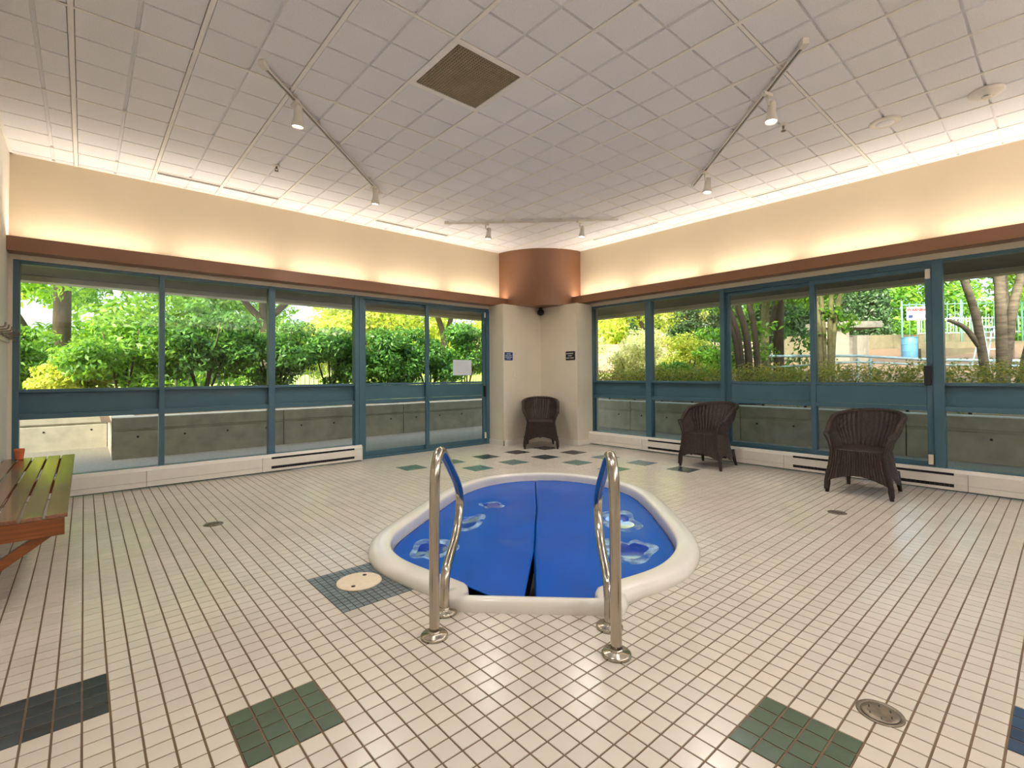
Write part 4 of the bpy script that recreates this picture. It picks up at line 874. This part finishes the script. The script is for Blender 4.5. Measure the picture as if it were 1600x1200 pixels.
MB().lathe([(.26, 0), (.27, .02), (.27, .80), (.25, .86), (.24, .87), (.2, .86), (.05, .86)], 28).obj('drum', 'barrel', t)
for z in (.29, .58, .85): MB().lathe([(.272, z-.012), (.282, z), (.272, z+.012)], 28).obj('hoop', 'barrel', t)
def beam(mb, a, b_, wd, z0, z1):
    a, b_ = Vector(a), Vector(b_); d = (b_-a).normalized(); n = Vector((-d.y, d.x))*wd/2; q = [a+n, a-n, b_-n, b_+n]
    mb.add([(p.x, p.y, z) for z in (z0, z1) for p in q], [(0, 1, 2, 3), (4, 5, 6, 7), (0, 1, 5, 4), (1, 2, 6, 5), (2, 3, 7, 6), (3, 0, 4, 7)]); return mb
t = empty('stone_shelter', (23.2, 6.25, 1.8), 0, 'pale concrete barbecue shelter with a flat stone slab on top', 'shelter')
sh = lambda a, b_, wd, z0, z1, nm, m_: (lambda mb: (setattr(mb, 'v', [(x-23.2, y-6.25, z-1.8) for x, y, z in mb.v]), mb.obj(nm, m_, t)))(beam(MB(), a, b_, wd, z0, z1))
sh((22.55, 6.8), (23.3, 6.12), .9, 1.6, 2.95, 'side_wall', 'shelterconc'); sh((23.5, 5.95), (23.85, 5.65), 1.0, 1.6, 2.65, 'pier', 'shelterconc'); sh((22.5, 6.85), (24.2, 5.35), 1.3, 2.95, 3.2, 'roof_slab', 'stone'); sh((23.3, 6.12), (23.5, 5.95), .5, 1.6, 2.6, 'hearth', 'stone')
t = empty('retaining_wall', (0, 0, 0), 0, kind='structure')
beam(MB(), (25.5, 10), (32.5, 1.8), .4, 1.8, 2.95).obj('wall_run', 'gardenconc', t)
st = empty('garden_steps', (0, 0, 0), 0, 'broad concrete steps right of the blue barrel', 'steps')
for k in range(2): beam(MB(), (26.1-.0*k+1.2*k, 4.3+.25*k), (29.3+1.0*k, .2+.2*k), 1.0, 1.5, 2.12+.3*k).obj('step', 'gardenconc', st)
picket_fence((31.0, 4.9), (35, .2), 2.95, .9, 'white picket fence on the wall behind the multi-stem tree', 'picket', .14, 'picket_fence', .02)
picket_fence((28.30-.656*.72, 4.43+.755*.72), (28.30+.656*7, 4.43-.755*7), 2.2, 2.1, 'tall green wire fence behind the white pickets', 'greenfence', .3, 'wire_fence', .012)
# warning sign on fence
sg = empty('warning_sign', (28.24, 4.50, 3.80), math.atan2(-4.6, 4.0), 'white warning sign with red and navy lettering on the far fence', 'sign')
MB().box(-.45, .5, -.036, -.011, -.3, .3, bev=.004).obj('board', 'signwhite', sg)
def text(parent, s, size, loc, m_):
    c = bpy.data.curves.new('lettering', 'FONT'); c.body = s; c.size = size; c.align_x = 'CENTER'; c.align_y = 'CENTER'; c.extrude = .003; c.offset = size*.05; c.materials.append(M[m_])
    q = bpy.data.objects.new('text_source', c); COL.objects.link(q); bpy.context.view_layer.update(); dg = bpy.context.evaluated_depsgraph_get(); me = bpy.data.meshes.new_from_object(q.evaluated_get(dg)); bpy.data.objects.remove(q); bpy.data.curves.remove(c)
    if not me.materials: me.materials.append(M[m_])
    o = link('lettering', me, parent, loc); o.rotation_euler = (PI/2, 0, 0); return o
text(sg, 'WARNING', .175, (.0, -.040, .16), 'signred')
for x0, x1 in ((-.38, -.20), (.30, .46)): box(x0, x1, -.039, -.0355, -.2, -.06).obj('navy_block', 'signnavy', sg)
tx = empty('text_block', (.04, -.0365, -.1)); tx.parent = sg; text_bars(tx, [(.9, 2), (.9, 2)], .5, .26, 'signnavy', 12, 'x')
# ladder, pots, pale wall
t = empty('step_ladder', (18.1, 1.42, ter(18.1, 1.42)), -.7, 'pale blue folding ladder among the trees at the right', 'ladder')
for s in (-1, 1):
    MB().tube([(s*.22, -.25, -.05), (s*.14, 0, 1.15)], .025, 6).obj('front_leg', 'pipe', t); MB().tube([(s*.22, .3, -.05), (s*.14, .03, 1.15)], .02, 6).obj('rear_leg', 'pipe', t)
for k in range(3): box(-.19, .19, -.22+.07*k, -.13+.07*k, .25+.3*k, .28+.3*k).obj('tread', 'pipe', t)
box(-.17, .17, -.06, .10, 1.13, 1.17).obj('top_cap', 'pipe', t)
for k, (x, y) in enumerate(((16.9, 9.15), (17.35, 8.85))):
    t = empty('square_pot', (x, y, ter(x, y)-.05), -.85, ('square grey pot on the lawn edge, left of the pair', 'square grey pot on the lawn edge, right of the pair')[k], 'pot', 'grey pots on the lawn edge')
    z1 = 2.03-ter(x, y)
    MB().lathe([(.24, 0), (.30, z1), (.32, z1), (.32, z1+.06), (.27, z1+.06), (.25, z1-.04)], 4).obj('body', 'potgrey', t); MB().lathe([(.24, z1-.05), (.24, z1-.03)], 4).obj('soil', 'ground', t)
t = empty('garden_wall', (0, 0, 0), kind='structure'); beam(MB(), (17.5, 15.5), (22.5, 9.2), .2, .5, 2.55).obj('wall_run', 'pinkwall', t)
